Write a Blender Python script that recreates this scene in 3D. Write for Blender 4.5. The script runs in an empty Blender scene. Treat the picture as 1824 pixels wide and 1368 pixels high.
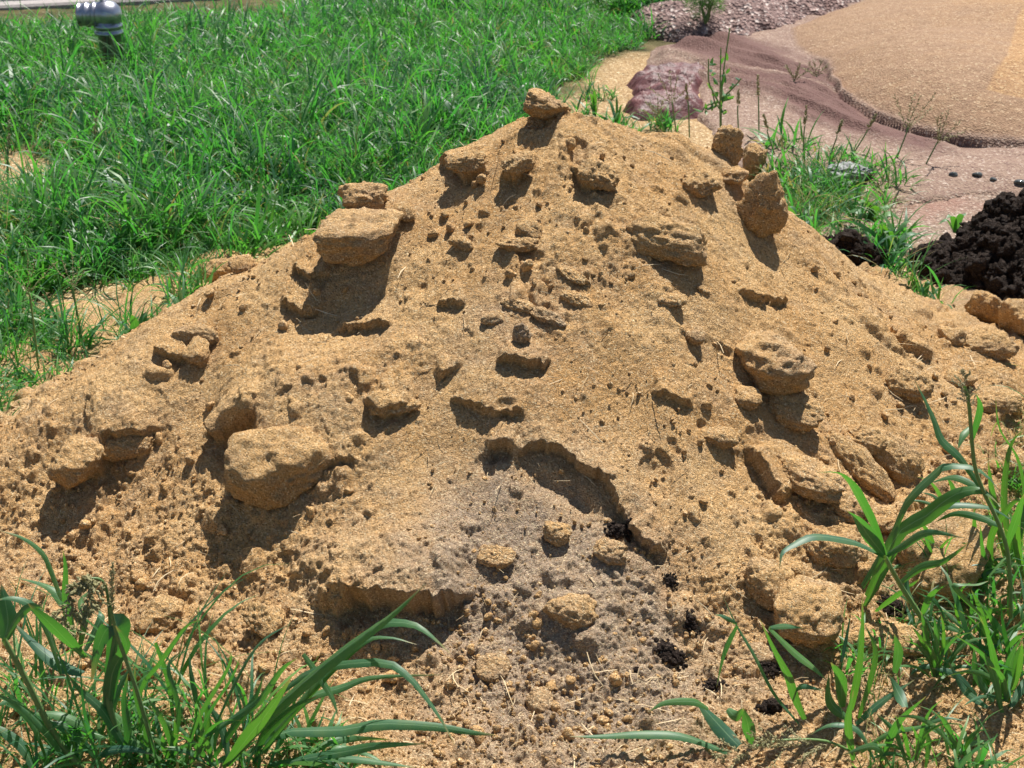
import bpy, bmesh, math, random
import numpy as np
from mathutils import Vector, Matrix
random.seed(7); RNG=np.random.RandomState(7)
SC=bpy.context.scene; COL=SC.collection

# ---------------------------------------------------------------- camera, sky, sun, exposure
H0=1.6; PIT=math.radians(26); F=2376.0            # eye height, downward tilt, focal length in photo pixels (1824 wide)
cam=bpy.data.cameras.new('camera'); cam.lens=36*F/1824; cam.sensor_width=36
cam.clip_start=.05; cam.clip_end=600
cam.dof.use_dof=True; cam.dof.focus_distance=2.9; cam.dof.aperture_fstop=10
camo=bpy.data.objects.new('camera',cam); camo.location=(0,0,H0); camo.rotation_euler=(math.pi/2-PIT,0,0)
COL.objects.link(camo); SC.camera=camo
SUN_EL=math.radians(62.5); SUN_AZ=math.radians(23)   # azimuth clockwise from +Y
w=bpy.data.worlds.new('World'); SC.world=w; w.use_nodes=True
nt=w.node_tree; bg=nt.nodes['Background']
sky=nt.nodes.new('ShaderNodeTexSky'); sky.sky_type='NISHITA'; sky.sun_disc=False
sky.sun_elevation=SUN_EL; sky.sun_rotation=SUN_AZ
nt.links.new(sky.outputs[0],bg.inputs[0]); bg.inputs[1].default_value=0.06
sl=bpy.data.lights.new('sun','SUN'); sl.energy=5.0; sl.angle=math.radians(.5); sl.color=(1,.965,.90)
so=bpy.data.objects.new('sun',sl); COL.objects.link(so)
sd=Vector((math.sin(SUN_AZ)*math.cos(SUN_EL),math.cos(SUN_AZ)*math.cos(SUN_EL),math.sin(SUN_EL)))
so.rotation_euler=sd.to_track_quat('Z','Y').to_euler(); so.location=sd*30
vs=SC.view_settings; vs.view_transform='Standard'; vs.look='None'; vs.gamma=1; vs.exposure=0.68
vs.use_curve_mapping=False
SC.render.resolution_x=1024; SC.render.resolution_y=768

# ---------------------------------------------------------------- camera geometry: photo pixels to places
cP,sP=math.cos(PIT),math.sin(PIT); EYE=np.array([0,0,H0])
def ray(u,v):
    a=(u-912)/F; b=-(v-684)/F
    return np.array([a,cP+b*sP,-sP+b*cP])
def at_y(u,v,y):
    d=ray(u,v); return EYE+d*(y/d[1])
def ground(u,v,z=0.):
    d=ray(u,v); return EYE+d*((z-H0)/d[2])
def smooth(e0,e1,x):
    t=np.clip((x-e0)/(e1-e0),0,1); return t*t*(3-2*t)

# ---------------------------------------------------------------- noise
_G=RNG.rand(256,256)*2*np.pi; _GX=np.cos(_G); _GY=np.sin(_G)
_V3=RNG.rand(64,64,64)*2-1
def n2(x,y,seed=0):
    x=x+seed*17.37; y=y-seed*9.71
    xi=np.floor(x).astype(int); yi=np.floor(y).astype(int); fx=x-xi; fy=y-yi
    u=fx*fx*fx*(fx*(fx*6-15)+10); v=fy*fy*fy*(fy*(fy*6-15)+10)
    def g(i,j):
        a=(xi+i)&255; b=(yi+j)&255
        return _GX[a,b]*(fx-i)+_GY[a,b]*(fy-j)
    a=g(0,0);b=g(1,0);c=g(0,1);d=g(1,1)
    return 1.4*((a*(1-u)+b*u)*(1-v)+(c*(1-u)+d*u)*v)
def fbm(x,y,o=4,seed=0,g=.5):
    s=0;a=1
    for k in range(o): s=s+a*n2(x*2**k,y*2**k,seed+k*3); a*=g
    return s
def n3(p,seed=0):
    p=p+np.array([seed*3.1,seed*7.7,seed*1.3])
    i=np.floor(p).astype(int); f=p-i; w=f*f*(3-2*f); r=0
    for a in (0,1):
        for b in (0,1):
            for c in (0,1):
                r=r+_V3[(i[:,0]+a)&63,(i[:,1]+b)&63,(i[:,2]+c)&63]*(w[:,0] if a else 1-w[:,0])*(w[:,1] if b else 1-w[:,1])*(w[:,2] if c else 1-w[:,2])
    return r
_R=[RNG.rand(256,256) for _ in range(6)]
def lumps(x,y,cell,dens,seed,rmin=.25,rmax=.5,flat=1.,pw=.5):
    """height of half-buried round lumps, one at most per cell"""
    X=x/cell+seed*31.7; Y=y/cell+seed*13.3
    xi=np.floor(X).astype(int); yi=np.floor(Y).astype(int); out=np.zeros_like(x)
    for i in (-1,0,1):
        for j in (-1,0,1):
            a=(xi+i)&255; b=(yi+j)&255
            dx=X-(xi+i+.2+.6*_R[0][a,b]); dy=Y-(yi+j+.2+.6*_R[1][a,b])
            th=_R[4][a,b]*3.14; e=.65+.5*_R[5][a,b]
            ex=dx*np.cos(th)+dy*np.sin(th); ey=(-dx*np.sin(th)+dy*np.cos(th))/e
            r=rmin+(rmax-rmin)*_R[2][a,b]**2
            q=1-(ex*ex+ey*ey)/(r*r)
            h=np.where((q>0)&(_R[3][a,b]<dens),r*np.maximum(q,0)**pw,0)
            out=np.maximum(out,h)
    return out*cell*flat

# ---------------------------------------------------------------- base shape of the pile
RIDGE=[((990,198,3.15),(1290,300,3.22)),((990,198,3.15),(640,400,3.0)),((1290,300,3.22),(1560,510,3.25)),
 ((1560,510,3.25),(1730,612,3.15)),((640,405,3.0),(370,540,2.92)),((370,540,2.92),(130,730,2.72)),((130,730,2.72),(-120,900,2.5))]
SEGS=[(at_y(*a),at_y(*b)) for a,b in RIDGE]
AZT=np.array([-.5,-.28,-.25,-.225,-.2,-.175,-.15,-.125,-.1,-.075,-.05,-.025,0,.025,.05,.075,.1,.125,.15,.175,.2,.225,.25,.275,.3,.5])
AZS=np.array([.97,.97,.978,1.048,1.031,1.023,1.01,1.011,1.023,1.008,.994,.998,1.002,.98,.987,1.005,1.017,1.045,1.013,.956,.916,.903,.885,.85,.83,.82])
def zbase(x,y):
    ms=[]
    for a,b in SEGS:
        ab=b[:2]-a[:2]; t=np.clip(((x-a[0])*ab[0]+(y-a[1])*ab[1])/(ab@ab),0,1)
        d=np.hypot(x-a[0]-t*ab[0],y-a[1]-t*ab[1]); d=np.sqrt(d*d+.0025)-.05
        ms.append(a[2]+(b[2]-a[2])*t-d*.70)
    ms=np.array(ms); m=ms.max(0); z=m+np.log(np.exp(30*(ms-m)).sum(0))/30
    z=(z+np.sqrt(z*z+.0036))/2-.004
    return z*np.interp(np.arctan2(x,np.maximum(y,.01)),AZT,AZS)
def hit(u,v,lift=0.):
    """where the sight line through a photo pixel meets the bare pile or the ground"""
    d=ray(u,v); t=np.linspace(1.2,9,3000); p=EYE+t[:,None]*d
    z=np.maximum(zbase(p[:,0],p[:,1]),0)+lift
    i=np.argmax(p[:,2]<z)
    if i==0: return None
    lo,hi=t[i-1],t[i]
    for _ in range(12):
        m=(lo+hi)/2; q=EYE+m*d
        if q[2]<max(zbase(q[0:1],q[1:2])[0],0)+lift: hi=m
        else: lo=m
    return EYE+hi*d
def hits(pts): return np.array([hit(u,v)[:2] for u,v in pts])
def bnormal(x,y):
    e=.02; gx=(zbase(x+e,y)-zbase(x-e,y))/(2*e); gy=(zbase(x,y+e)-zbase(x,y-e))/(2*e)
    n=np.stack([-gx,-gy,np.ones_like(gx)],-1); return n/np.linalg.norm(n,axis=-1,keepdims=True)

# ---------------------------------------------------------------- helpers
def tag(o,label=None,cat=None,group=None,kind=None):
    if label: o['label']=label
    if cat: o['category']=cat
    if group: o['group']=group
    if kind: o['kind']=kind
    return o
def mesh_np(name,V,Fc,mat=None,attrs=None,smooth_=True):
    """mesh from numpy arrays; Fc is (n,3) or (n,4)"""
    me=bpy.data.meshes.new(name); V=np.asarray(V,np.float32); Fc=np.asarray(Fc,np.int32); n,k=Fc.shape
    me.vertices.add(len(V)); me.vertices.foreach_set('co',V.ravel())
    me.loops.add(n*k); me.loops.foreach_set('vertex_index',Fc.ravel())
    me.polygons.add(n); me.polygons.foreach_set('loop_start',np.arange(0,n*k,k,dtype=np.int32))
    me.polygons.foreach_set('loop_total',np.full(n,k,np.int32))
    me.polygons.foreach_set('use_smooth',np.full(n,smooth_,bool))
    me.update(calc_edges=True)
    for a,val in (attrs or {}).items():
        at=me.attributes.new(a,'FLOAT','POINT'); at.data.foreach_set('value',np.asarray(val,np.float32).ravel())
    if mat: me.materials.append(mat)
    return me
def obj(name,me,parent=None,loc=None):
    o=bpy.data.objects.new(name,me); COL.objects.link(o)
    if parent: o.parent=parent
    if loc is not None: o.location=loc
    return o
def empty(name,loc):
    o=bpy.data.objects.new(name,None); o.location=loc; o.empty_display_size=.05; COL.objects.link(o); return o
def grid_faces(nr,nc,keep=None):
    i=np.arange(nr-1)[:,None]*nc+np.arange(nc-1)[None,:]; f=np.stack([i,i+1,i+nc+1,i+nc],-1).reshape(-1,4)
    return f if keep is None else f[keep[f].any(1)]
def compact(V,Fc,attrs):
    used=np.zeros(len(V),bool); used[Fc.ravel()]=True; idx=np.cumsum(used)-1
    return V[used],idx[Fc],{k:a[used] for k,a in attrs.items()}
def inside(poly,x,y):
    """signed distance to a polygon, positive inside"""
    poly=np.asarray(poly); n=len(poly); c=np.zeros(np.shape(x),bool); d=np.full(np.shape(x),1e9)
    for i in range(n):
        a=poly[i]; b=poly[(i+1)%n]; ab=b-a
        t=np.clip(((x-a[0])*ab[0]+(y-a[1])*ab[1])/(ab@ab+1e-12),0,1)
        d=np.minimum(d,np.hypot(x-a[0]-t*ab[0],y-a[1]-t*ab[1]))
        cr=((a[1]>y)!=(b[1]>y)); xx=(b[0]-a[0])*(y-a[1])/((b[1]-a[1])+1e-12)+a[0]
        c^=cr&(x<xx)
    return np.where(c,d,-d)
def gpoly(pts): return np.array([ground(u,v)[:2] for u,v in pts])

# ---------------------------------------------------------------- materials
def newmat(name):
    m=bpy.data.materials.new(name); m.use_nodes=True; return m,m.node_tree,m.node_tree.nodes['Principled BSDF']
def node(nt,t,**kw):
    n=nt.nodes.new(t)
    for k,v in kw.items(): setattr(n,k,v)
    return n
def noise(nt,vec,scale,detail=3,rough=.55):
    n=node(nt,'ShaderNodeTexNoise'); n.inputs['Scale'].default_value=scale; n.inputs['Detail'].default_value=detail
    n.inputs['Roughness'].default_value=rough; nt.links.new(vec,n.inputs['Vector']); return n.outputs[0]
def ramp(nt,fac,stops):
    r=node(nt,'ShaderNodeValToRGB'); e=r.color_ramp.elements
    while len(e)<len(stops): e.new(.5)
    for k,(p,c) in enumerate(stops): e[k].position=p; e[k].color=(*c,1)
    nt.links.new(fac,r.inputs[0]); return r.outputs[0]
def mixc(nt,fac,a,b,mode='MIX'):
    m=node(nt,'ShaderNodeMix',data_type='RGBA',blend_type=mode)
    for s,val in ((0,fac),(6,a),(7,b)):
        if isinstance(val,(int,float)): m.inputs[s].default_value=val
        elif isinstance(val,tuple): m.inputs[s].default_value=(*val,1)
        else: nt.links.new(val,m.inputs[s])
    return m.outputs[2]
def attr(nt,name):
    a=node(nt,'ShaderNodeAttribute'); a.attribute_name=name; return a.outputs['Fac']
def math_(nt,op,a,b=None,clamp=False):
    m=node(nt,'ShaderNodeMath',operation=op); m.use_clamp=clamp
    for s,val in ((0,a),(1,b)):
        if val is None: continue
        if isinstance(val,(int,float)): m.inputs[s].default_value=val
        else: nt.links.new(val,m.inputs[s])
    return m.outputs[0]
def bump(nt,p,h,dist,strength=1.,chain=None):
    b=node(nt,'ShaderNodeBump'); b.inputs['Distance'].default_value=dist; b.inputs['Strength'].default_value=strength
    nt.links.new(h,b.inputs['Height'])
    if chain: nt.links.new(chain,b.inputs['Normal'])
    nt.links.new(b.outputs[0],p.inputs['Normal']); return b.outputs[0]
def voro(nt,vec,scale,rand=1.,feature='F1'):
    v=node(nt,'ShaderNodeTexVoronoi',feature=feature); v.inputs['Scale'].default_value=scale; v.inputs['Randomness'].default_value=rand
    nt.links.new(vec,v.inputs['Vector']); return v
def mapping(nt,vec,rot=(0,0,0),scale=(1,1,1)):
    m=node(nt,'ShaderNodeMapping'); m.inputs['Rotation'].default_value=rot; m.inputs['Scale'].default_value=scale
    nt.links.new(vec,m.inputs['Vector']); return m.outputs[0]
def ocoord(nt): return node(nt,'ShaderNodeTexCoord').outputs['Object']

def grain_mat(name,base,grey,dark,light,crust=True,scale=1.):
    m,nt,p=newmat(name); oc=ocoord(nt)
    el=mapping(nt,mapping(nt,oc,(0,0,.55)),(0,0,0),(1,1.9,1.5))
    v=voro(nt,el,300*scale)
    big=noise(nt,oc,5*scale,4)
    c=mixc(nt,ramp(nt,big,[(.38,(0,0,0)),(.62,(1,1,1))]),base,tuple(x*y for x,y in zip(base,(.88,.81,.72))))
    if crust:
        k=math_(nt,'ADD',attr(nt,'crust'),math_(nt,'MULTIPLY',math_(nt,'SUBTRACT',noise(nt,oc,16,6,.65),.5),1.5),True)
        c=mixc(nt,k,c,grey)
    sp=node(nt,'ShaderNodeSeparateColor'); nt.links.new(v.outputs['Color'],sp.inputs[0])
    c=mixc(nt,ramp(nt,sp.outputs[0],[(.0,(.9,.9,.9)),(.30,(0,0,0))]),c,dark)
    c=mixc(nt,ramp(nt,sp.outputs[1],[(.80,(0,0,0)),(1.,(.75,.75,.75))]),c,light)
    nt.links.new(c,p.inputs['Base Color']); p.inputs['Roughness'].default_value=.88
    p.inputs['Specular IOR Level'].default_value=.25
    b1=bump(nt,p,noise(nt,oc,70*scale,4,.65),.010/scale,.55)
    h=math_(nt,'ADD',math_(nt,'MULTIPLY',v.outputs['Distance'],-1.),math_(nt,'MULTIPLY',sp.outputs[2],1.3))
    b2=bump(nt,p,noise(nt,el,190*scale,3,.6),.0085/scale,1.,b1); bump(nt,p,h,.0022/scale,.9,b2)
    return m
M={}
M['grain']=grain_mat('tan_grain',(.72,.448,.196),(.44,.325,.225),(.31,.165,.065),(.96,.78,.48))
M['ground_grain']=grain_mat('spilled_grain',(.40,.26,.12),(.3,.22,.15),(.2,.12,.06),(.6,.5,.3))
M['compost']=grain_mat('black_compost',(.034,.021,.015),(.03,.02,.02),(.011,.007,.005),(.11,.08,.06),crust=False,scale=.8)

def leaf_mat(name,dark,light,trans,rough=.42,rib=None,tr=.4,dry=(.42,.30,.12)):
    m,nt,p=newmat(name); t=attr(nt,'tint'); oc=ocoord(nt)
    oi=node(nt,'ShaderNodeObjectInfo')
    tt=math_(nt,'ADD',t,math_(nt,'MULTIPLY',math_(nt,'SUBTRACT',oi.outputs['Random'],.5),.45))
    lv=noise(nt,oi.outputs['Location'],.9,3)
    tt=math_(nt,'ADD',tt,math_(nt,'MULTIPLY',math_(nt,'SUBTRACT',lv,.5),1.3),True)
    c=mixc(nt,tt,dark,light)
    c=mixc(nt,math_(nt,'MULTIPLY',ramp(nt,noise(nt,oc,35,4),[(.45,(0,0,0)),(.75,(1,1,1))]),.35),c,(.16,.22,.06))
    c=mixc(nt,attr(nt,'dry'),c,dry)
    if rib:
        c=mixc(nt,ramp(nt,attr(nt,'across'),[(.0,(1,1,1)),(.10,(0,0,0))]),c,rib)
        st=mapping(nt,oc,(0,0,0),(1,1,1))
    nt.links.new(c,p.inputs['Base Color']); p.inputs['Roughness'].default_value=rough
    p.inputs['Specular IOR Level'].default_value=.5
    tb=node(nt,'ShaderNodeBsdfTranslucent'); tc=mixc(nt,tt,trans,tuple(min(1,a*b) for a,b in zip(trans,(1.7,1.15,.8))))
    tc=mixc(nt,attr(nt,'dry'),tc,(.5,.33,.1)); nt.links.new(tc,tb.inputs[0])
    mx=node(nt,'ShaderNodeMixShader'); mx.inputs[0].default_value=tr
    nt.links.new(p.outputs[0],mx.inputs[1]); nt.links.new(tb.outputs[0],mx.inputs[2])
    nt.links.new(mx.outputs[0],nt.nodes['Material Output'].inputs[0]); return m
M['grass']=leaf_mat('lawn_grass',(.024,.098,.052),(.10,.235,.045),(.08,.43,.05),.45)
M['leaf']=leaf_mat('broad_grass_leaf',(.038,.105,.075),(.075,.185,.05),(.10,.42,.035),.48,rib=(.20,.32,.18),tr=.30)
M['stem']=leaf_mat('grass_stem',(.11,.22,.08),(.20,.32,.10),(.15,.35,.06),.5,tr=.15)
M['seed']=leaf_mat('seed_head',(.26,.26,.12),(.44,.43,.26),(.2,.25,.08),.7,tr=.2)
M['bush']=leaf_mat('feathery_bush',(.04,.13,.03),(.08,.22,.04),(.12,.36,.05),.6,tr=.35)
# ---------------------------------------------------------------- ground
def axis(lo,hi,c0,c1,step,grow=1.12):
    a=list(np.arange(c0,c1,step)); s=step; x=c0; L=[]
    while x>lo: s*=grow; x-=s; L.append(x)
    s=step; x=a[-1]; R=[]
    while x<hi: s*=grow; x+=s; R.append(x)
    return np.array(L[::-1]+a+R)
gx=axis(-150,150,-4,5,.05); gy=axis(-60,300,1.2,10,.05)
X,Y=np.meshgrid(gx,gy); x=X.ravel(); y=Y.ravel()
near=smooth(14,9,np.hypot(x,y-4))
TAN1=gpoly([(1020,240),(1000,175),(1050,120),(1150,85),(1250,60),(1400,60),(1400,300),(1200,300)])
PINK=gpoly([(1150,300),(1190,190),(1250,140),(1500,60),(2600,60),(3200,700),(1900,620),(1600,520),(1350,450)])
SPILL=gpoly([(10,560),(90,500),(330,485),(440,550),(320,655),(190,660),(70,620)])
SPILL2=gpoly([(-60,262),(50,262),(100,300),(75,345),(-60,355)])
SPILL3=gpoly([(60,300),(230,330),(200,380),(40,370)])
wob=.12*fbm(x*3,y*3,3,5)
tanm=np.maximum.reduce([smooth(-.06,.10,inside(TAN1,x,y)+wob),smooth(-.05,.08,inside(SPILL,x,y)+wob*.6),smooth(-.08,.1,inside(SPILL2,x,y)+wob),.8*smooth(-.08,.1,inside(SPILL3,x,y)+wob)])
cd=np.hypot((x-.15)/1.05,y-2.95)
tanm=np.maximum(tanm,smooth(1.95,1.6,cd+wob))
pinkm=smooth(-.1,.15,inside(PINK,x,y)+wob)*(1-.0*tanm)
z=near*(.012*fbm(x*1.5,y*1.5,3,8)+.006*fbm(x*9,y*9,2,4))-.008-.006
me=mesh_np('ground',np.stack([x,y,z],-1),grid_faces(len(gy),len(gx)),None,{'tan':tanm,'pink':pinkm})
m,nt,p=newmat('soil_and_spilled_grain'); oc=ocoord(nt)
c=ramp(nt,noise(nt,oc,9,6),[(.3,(.05,.045,.02)),(.55,(.10,.085,.035)),(.75,(.17,.13,.06))])
v=voro(nt,oc,120); sp=node(nt,'ShaderNodeSeparateColor'); nt.links.new(v.outputs['Color'],sp.inputs[0])
tc=ramp(nt,sp.outputs[0],[(.0,(.20,.12,.06)),(.25,(.33,.215,.105)),(.8,(.40,.27,.14)),(1,(.66,.52,.33))])
pc=ramp(nt,sp.outputs[1],[(.0,(.13,.085,.07)),(.3,(.24,.17,.125)),(.8,(.30,.215,.165)),(1,(.5,.42,.35))])
pc=mixc(nt,ramp(nt,noise(nt,oc,3,5),[(.48,(0,0,0)),(.66,(.7,.7,.7))]),pc,(.28,.15,.115))
nz=math_(nt,'MULTIPLY',math_(nt,'SUBTRACT',noise(nt,oc,14,4),.5),.9)
c=mixc(nt,math_(nt,'ADD',attr(nt,'pink'),math_(nt,'MULTIPLY',nz,.4),True),c,pc)
c=mixc(nt,math_(nt,'MULTIPLY',attr(nt,'tan'),math_(nt,'ADD',nz,1.,True),True),c,tc)
nt.links.new(c,p.inputs['Base Color']); p.inputs['Roughness'].default_value=.95; p.inputs['Specular IOR Level'].default_value=.2
b1=bump(nt,p,noise(nt,oc,25,5),.03,.5); bump(nt,p,v.outputs['Distance'],.006,.9,b1)
me.materials.append(m); tag(obj('ground',me),kind='structure')

# ---------------------------------------------------------------- the pile
azc=np.unique(np.concatenate([np.linspace(-.80,-.46,60),np.linspace(-.46,.46,860),np.linspace(.46,.80,60)]))
rr=[1.42]
while rr[-1]<4.7: rr.append(rr[-1]*(1+(.00118 if rr[-1]<3.45 else .004)))
rr=np.array(rr)
A,R_=np.meshgrid(azc,rr); x=(R_*np.sin(A)).ravel(); y=(R_*np.cos(A)).ravel()
zb=zbase(x,y); N=bnormal(x,y)
fromc=np.hypot((x-.15)/1.05,y-2.95)
rough=np.clip(.09+.58*smooth(.26,.03,zb)+.40*smooth(-.1,-.9,x)*smooth(3.0,2.4,y)+.35*n2(x*2.2,y*2.2,3)+.35*smooth(.75,1.15,x),.02,1.)
wx=x+.012*fbm(x*22,y*22,3,11); wy=y+.012*fbm(x*22,y*22,3,21)
wx2=x+.006*fbm(x*70,y*70,2,31); wy2=y+.006*fbm(x*70,y*70,2,32)
disp=.022*n2(x*2.2,y*2.2,1)+.014*fbm(x*5,y*5,3,2)+.0055*fbm(x*16,y*16,3,6)*(.5+rough)+.0040*fbm(x*60,y*60,3,9)*(.6+rough)
# run-off grooves down the slope from the summit
pa=np.arctan2(x-.12,3.2-y); disp+=.006*n2(pa*14,np.hypot(x-.12,y-3.2)*1.5,41)
disp+=lumps(wx,wy,.15,.35*rough+.05,1,.18,.42,.5,.9)
disp=np.maximum(disp,disp*.6+lumps(wx,wy,.075,.65*rough,2,.2,.48,.6,.9))
disp+=lumps(wx2,wy2,.036,.5*rough+.01,3,.2,.48,.65,.8)
disp+=lumps(wx2,wy2,.017,.6*rough+.03,4,.22,.5,.6,.7)
disp+=lumps(wx2,wy2,.0085,.6,5,.25,.55,.5)*(.25+.75*rough)+.0015*fbm(x*170,y*170,2,12)
# pits
def pits(cell,dens,seed,flat): return -lumps(wx,wy,cell,dens,seed,.15,.4,flat)
disp+=pits(.11,.07,7,.5)*smooth(.1,.3,zb)+pits(.05,.06,8,.5)
crust=.05+.16*n2(x*3,y*3,17)+.16*smooth(.12,.0,zb)
def P2(u,v): return hit(u,v)[:2]
def mound(u,v,ru,rv,h,ang=0,pw=2.,sh=1.):
    """a low swelling of radius ru, rv metres"""
    global disp
    c=P2(u,v); dx=x-c[0]; dy=y-c[1]; ca,sa=math.cos(ang),math.sin(ang)
    q=(abs((dx*ca+dy*sa)/ru)**pw+abs((-dx*sa+dy*ca)/rv)**pw)
    disp=disp+h*np.exp(-q*sh)
def ledge(pts,h,L,wd=.03,hollow=.35,wob=.02,back=1.):
    """an edge of broken crust: ground above the line stands proud by h and dies back over L"""
    global disp
    P=hits(pts); qx=x+wob*fbm(x*14,y*14,3,len(pts)+7)+.006*fbm(x*60,y*60,2,3); qy=y+wob*fbm(x*14,y*14,3,len(pts)+19)+.007*fbm(x*60,y*60,2,4)
    lo=P.min(0)-.5; hi=P.max(0)+.5; sel=np.where((x>lo[0])&(x<hi[0])&(y>lo[1])&(y<hi[1]))[0]
    X_=qx[sel]; Y_=qy[sel]; best=np.full(len(sel),1e9); sgn=np.zeros(len(sel)); par=np.zeros(len(sel))
    n=len(P)-1; ln=[np.linalg.norm(P[i+1]-P[i]) for i in range(n)]; tot=sum(ln); acc=0; over=np.zeros(len(sel))
    for i in range(n):
        a=P[i]; ab=P[i+1]-a; tr=((X_-a[0])*ab[0]+(Y_-a[1])*ab[1])/(ab@ab); t=np.clip(tr,0,1)
        dx=X_-a[0]-t*ab[0]; dy=Y_-a[1]-t*ab[1]; d=np.hypot(dx,dy); cr=ab[0]*dy-ab[1]*dx
        u_=d<best-1e-7; best=np.where(u_,d,best); sgn=np.where(u_,np.sign(cr),sgn); par=np.where(u_,(acc+t*ln[i])/tot,par); acc+=ln[i]
    tp=np.clip(np.minimum(par,1-par)*6,0,1)**.7
    up=h*np.exp(-(best/L)**1.5)*tp; dn=-h*hollow*np.exp(-(best/wd)**2)*tp
    s=smooth(-.0025,.0025,best*sgn*np.where(sgn==0,1,1))
    disp[sel]+=s*up+(1-s)*dn
def grey(u,v,r,k):
    global crust
    c=P2(u,v); crust=crust+.75*k*np.exp(-((x-c[0])**2+(y-c[1])**2)/r**2)
mound(560,735,.17,.13,.055); mound(480,700,.12,.1,.02); mound(230,690,.2,.1,.03)
mound(900,620,.16,.13,.025); mound(930,700,.12,.08,.010); mound(1230,1000,.3,.1,-.01)
mound(700,1030,.16,.12,.035); mound(1010,1090,.09,.06,.03); mound(1330,1000,.12,.1,.03); mound(200,760,.13,.08,.03)
mound(1500,1000,.12,.08,.025); mound(1560,640,.25,.1,.02); mound(650,410,.13,.10,.04); mound(640,560,.12,.07,-.02)
mound(985,862,.055,.022,-.020,-.6,2.); mound(1040,893,.04,.015,-.016,-.8,2.); mound(890,808,.025,.012,-.015,0,3.)
mound(430,795,.04,.035,-.05,0,3.); mound(1560,850,.05,.05,-.03)
ledge([(922,830),(930,800),(962,790),(1005,810),(1040,838),(1078,852),(1092,890),(1112,915),(1128,950)],.030,.07,.025,.25,.010)
ledge([(1120,945),(1150,970),(1185,995)],.025,.05,.02,.5,.008)
ledge([(868,800),(890,795),(915,800)],.02,.04,.015,.8,.006)
ledge([(608,1120),(640,1085),(690,1088),(730,1095),(790,1085),(850,1066)],.060,.12,.05,.4,.014)
ledge([(660,738),(700,745),(745,728)],.030,.07,.02,.4,.008)
ledge([(808,712),(850,735),(890,748),(935,752)],.019,.06,.02,.3,.010)
ledge([(888,650),(930,662),(978,655)],.024,.05,.02,.4,.008)
ledge([(375,770),(400,790),(440,770),(470,760)],.035,.07,.03,.6,.012)
ledge([(400,795),(450,812),(500,812),(545,832),(600,842),(655,825)],.030,.17,.02,.1,.016)
ledge([(105,810),(140,850),(190,835),(215,800),(250,790),(295,765)],.045,.09,.04,.3,.012)
ledge([(1300,528),(1340,545),(1398,540)],.016,.05,.015,.5,.006)
ledge([(1330,800),(1352,835),(1372,870),(1400,895)],.03,.06,.03,.5,.008)
ledge([(1160,695),(1195,712),(1235,722)],.014,.05,.015,.4,.006)
ledge([(780,540),(800,552),(830,545)],.016,.04,.012,.4,.006)
ledge([(290,640),(320,660),(345,650)],.02,.05,.02,.4,.01)
ledge([(600,590),(650,592),(700,580)],.02,.05,.02,.3,.01)
ledge([(500,545),(540,560),(580,548)],.02,.05,.02,.4,.01)
ledge([(520,490),(560,500),(600,490)],.02,.05,.02,.4,.01)
ledge([(1590,595),(1625,620),(1660,640)],.022,.05,.02,.5,.008)
ledge([(790,300),(830,318),(870,300)],.03,.06,.02,.4,.008)
ledge([(890,310),(915,325),(952,290)],.03,.06,.02,.4,.008)
ledge([(1015,300),(1045,335),(1085,320)],.028,.06,.02,.4,.008)
for a in [(900,900,.16,.55),(1000,1000,.16,.45),(850,960,.12,.4),(1060,1110,.13,.35),(960,590,.10,.4),(840,600,.1,.25),(1180,1080,.1,.3),(560,720,.09,.2),(660,440,.08,.3),(930,1140,.22,.45),(1050,1200,.2,.35),(800,1050,.15,.3),(1200,1250,.25,.35),(1000,1340,.3,.45),(600,1010,.12,.25),(1740,560,.2,.6)]: grey(*a)
fade=smooth(1.95,1.55,fromc+.10*fbm(x*3.5,y*3.5,3,51))
fade=np.maximum(fade,smooth(1.25,1.5,y)*smooth(2.6,2.2,y)*smooth(1.7,1.35,abs(x)))
apron=np.where(fade>0,.012+.016*fbm(x*6,y*6,3,61),0)*fade-.045*(1-fade)
zz=np.maximum(zb,0)+apron*smooth(.10,0,zb)
dd=disp*np.maximum(fade,smooth(.03,.12,zb))
V=np.stack([x,y,zz],-1)+N*dd[:,None]
keep=(V[:,2]>-.03)
Fc=grid_faces(len(rr),len(azc),keep); V,Fc,at=compact(V,Fc,{'crust':np.clip(crust,0,1)})
PILE=tag(obj('grain_pile',mesh_np('grain_pile',V,Fc,M['grain'],at)),'large heap of loose tan grain with broken crust and dark hollows','pile')
print('pile tris',len(Fc)*2)
# fast lookup of the finished surface
def ground_z(px,py):
    a=np.arctan2(px,py); r=np.hypot(px,py)
    i=np.clip(np.searchsorted(rr,r),0,len(rr)-1); j=np.clip(np.searchsorted(azc,a),0,len(azc)-1)
    k=i*len(azc)+j
    return (zz+N[:,2]*dd)[k]
ZS=(zz+N[:,2]*dd).reshape(len(rr),len(azc))
def surf(px,py):
    a=np.arctan2(px,py); r=np.hypot(px,py)
    i=np.clip(np.searchsorted(rr,r),0,len(rr)-1); j=np.clip(np.searchsorted(azc,a),0,len(azc)-1)
    zv=ZS[i,j]
    return np.where((r<rr[0])|(r>rr[-1])|(abs(a)>.79),0.,np.maximum(zv,-.012))

def hit2(u,v):
    d=ray(u,v); t=np.linspace(1.4,9,5000); p=EYE+t[:,None]*d
    i=int(np.argmax(p[:,2]<np.maximum(surf(p[:,0],p[:,1]),0))); return p[i]
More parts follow.
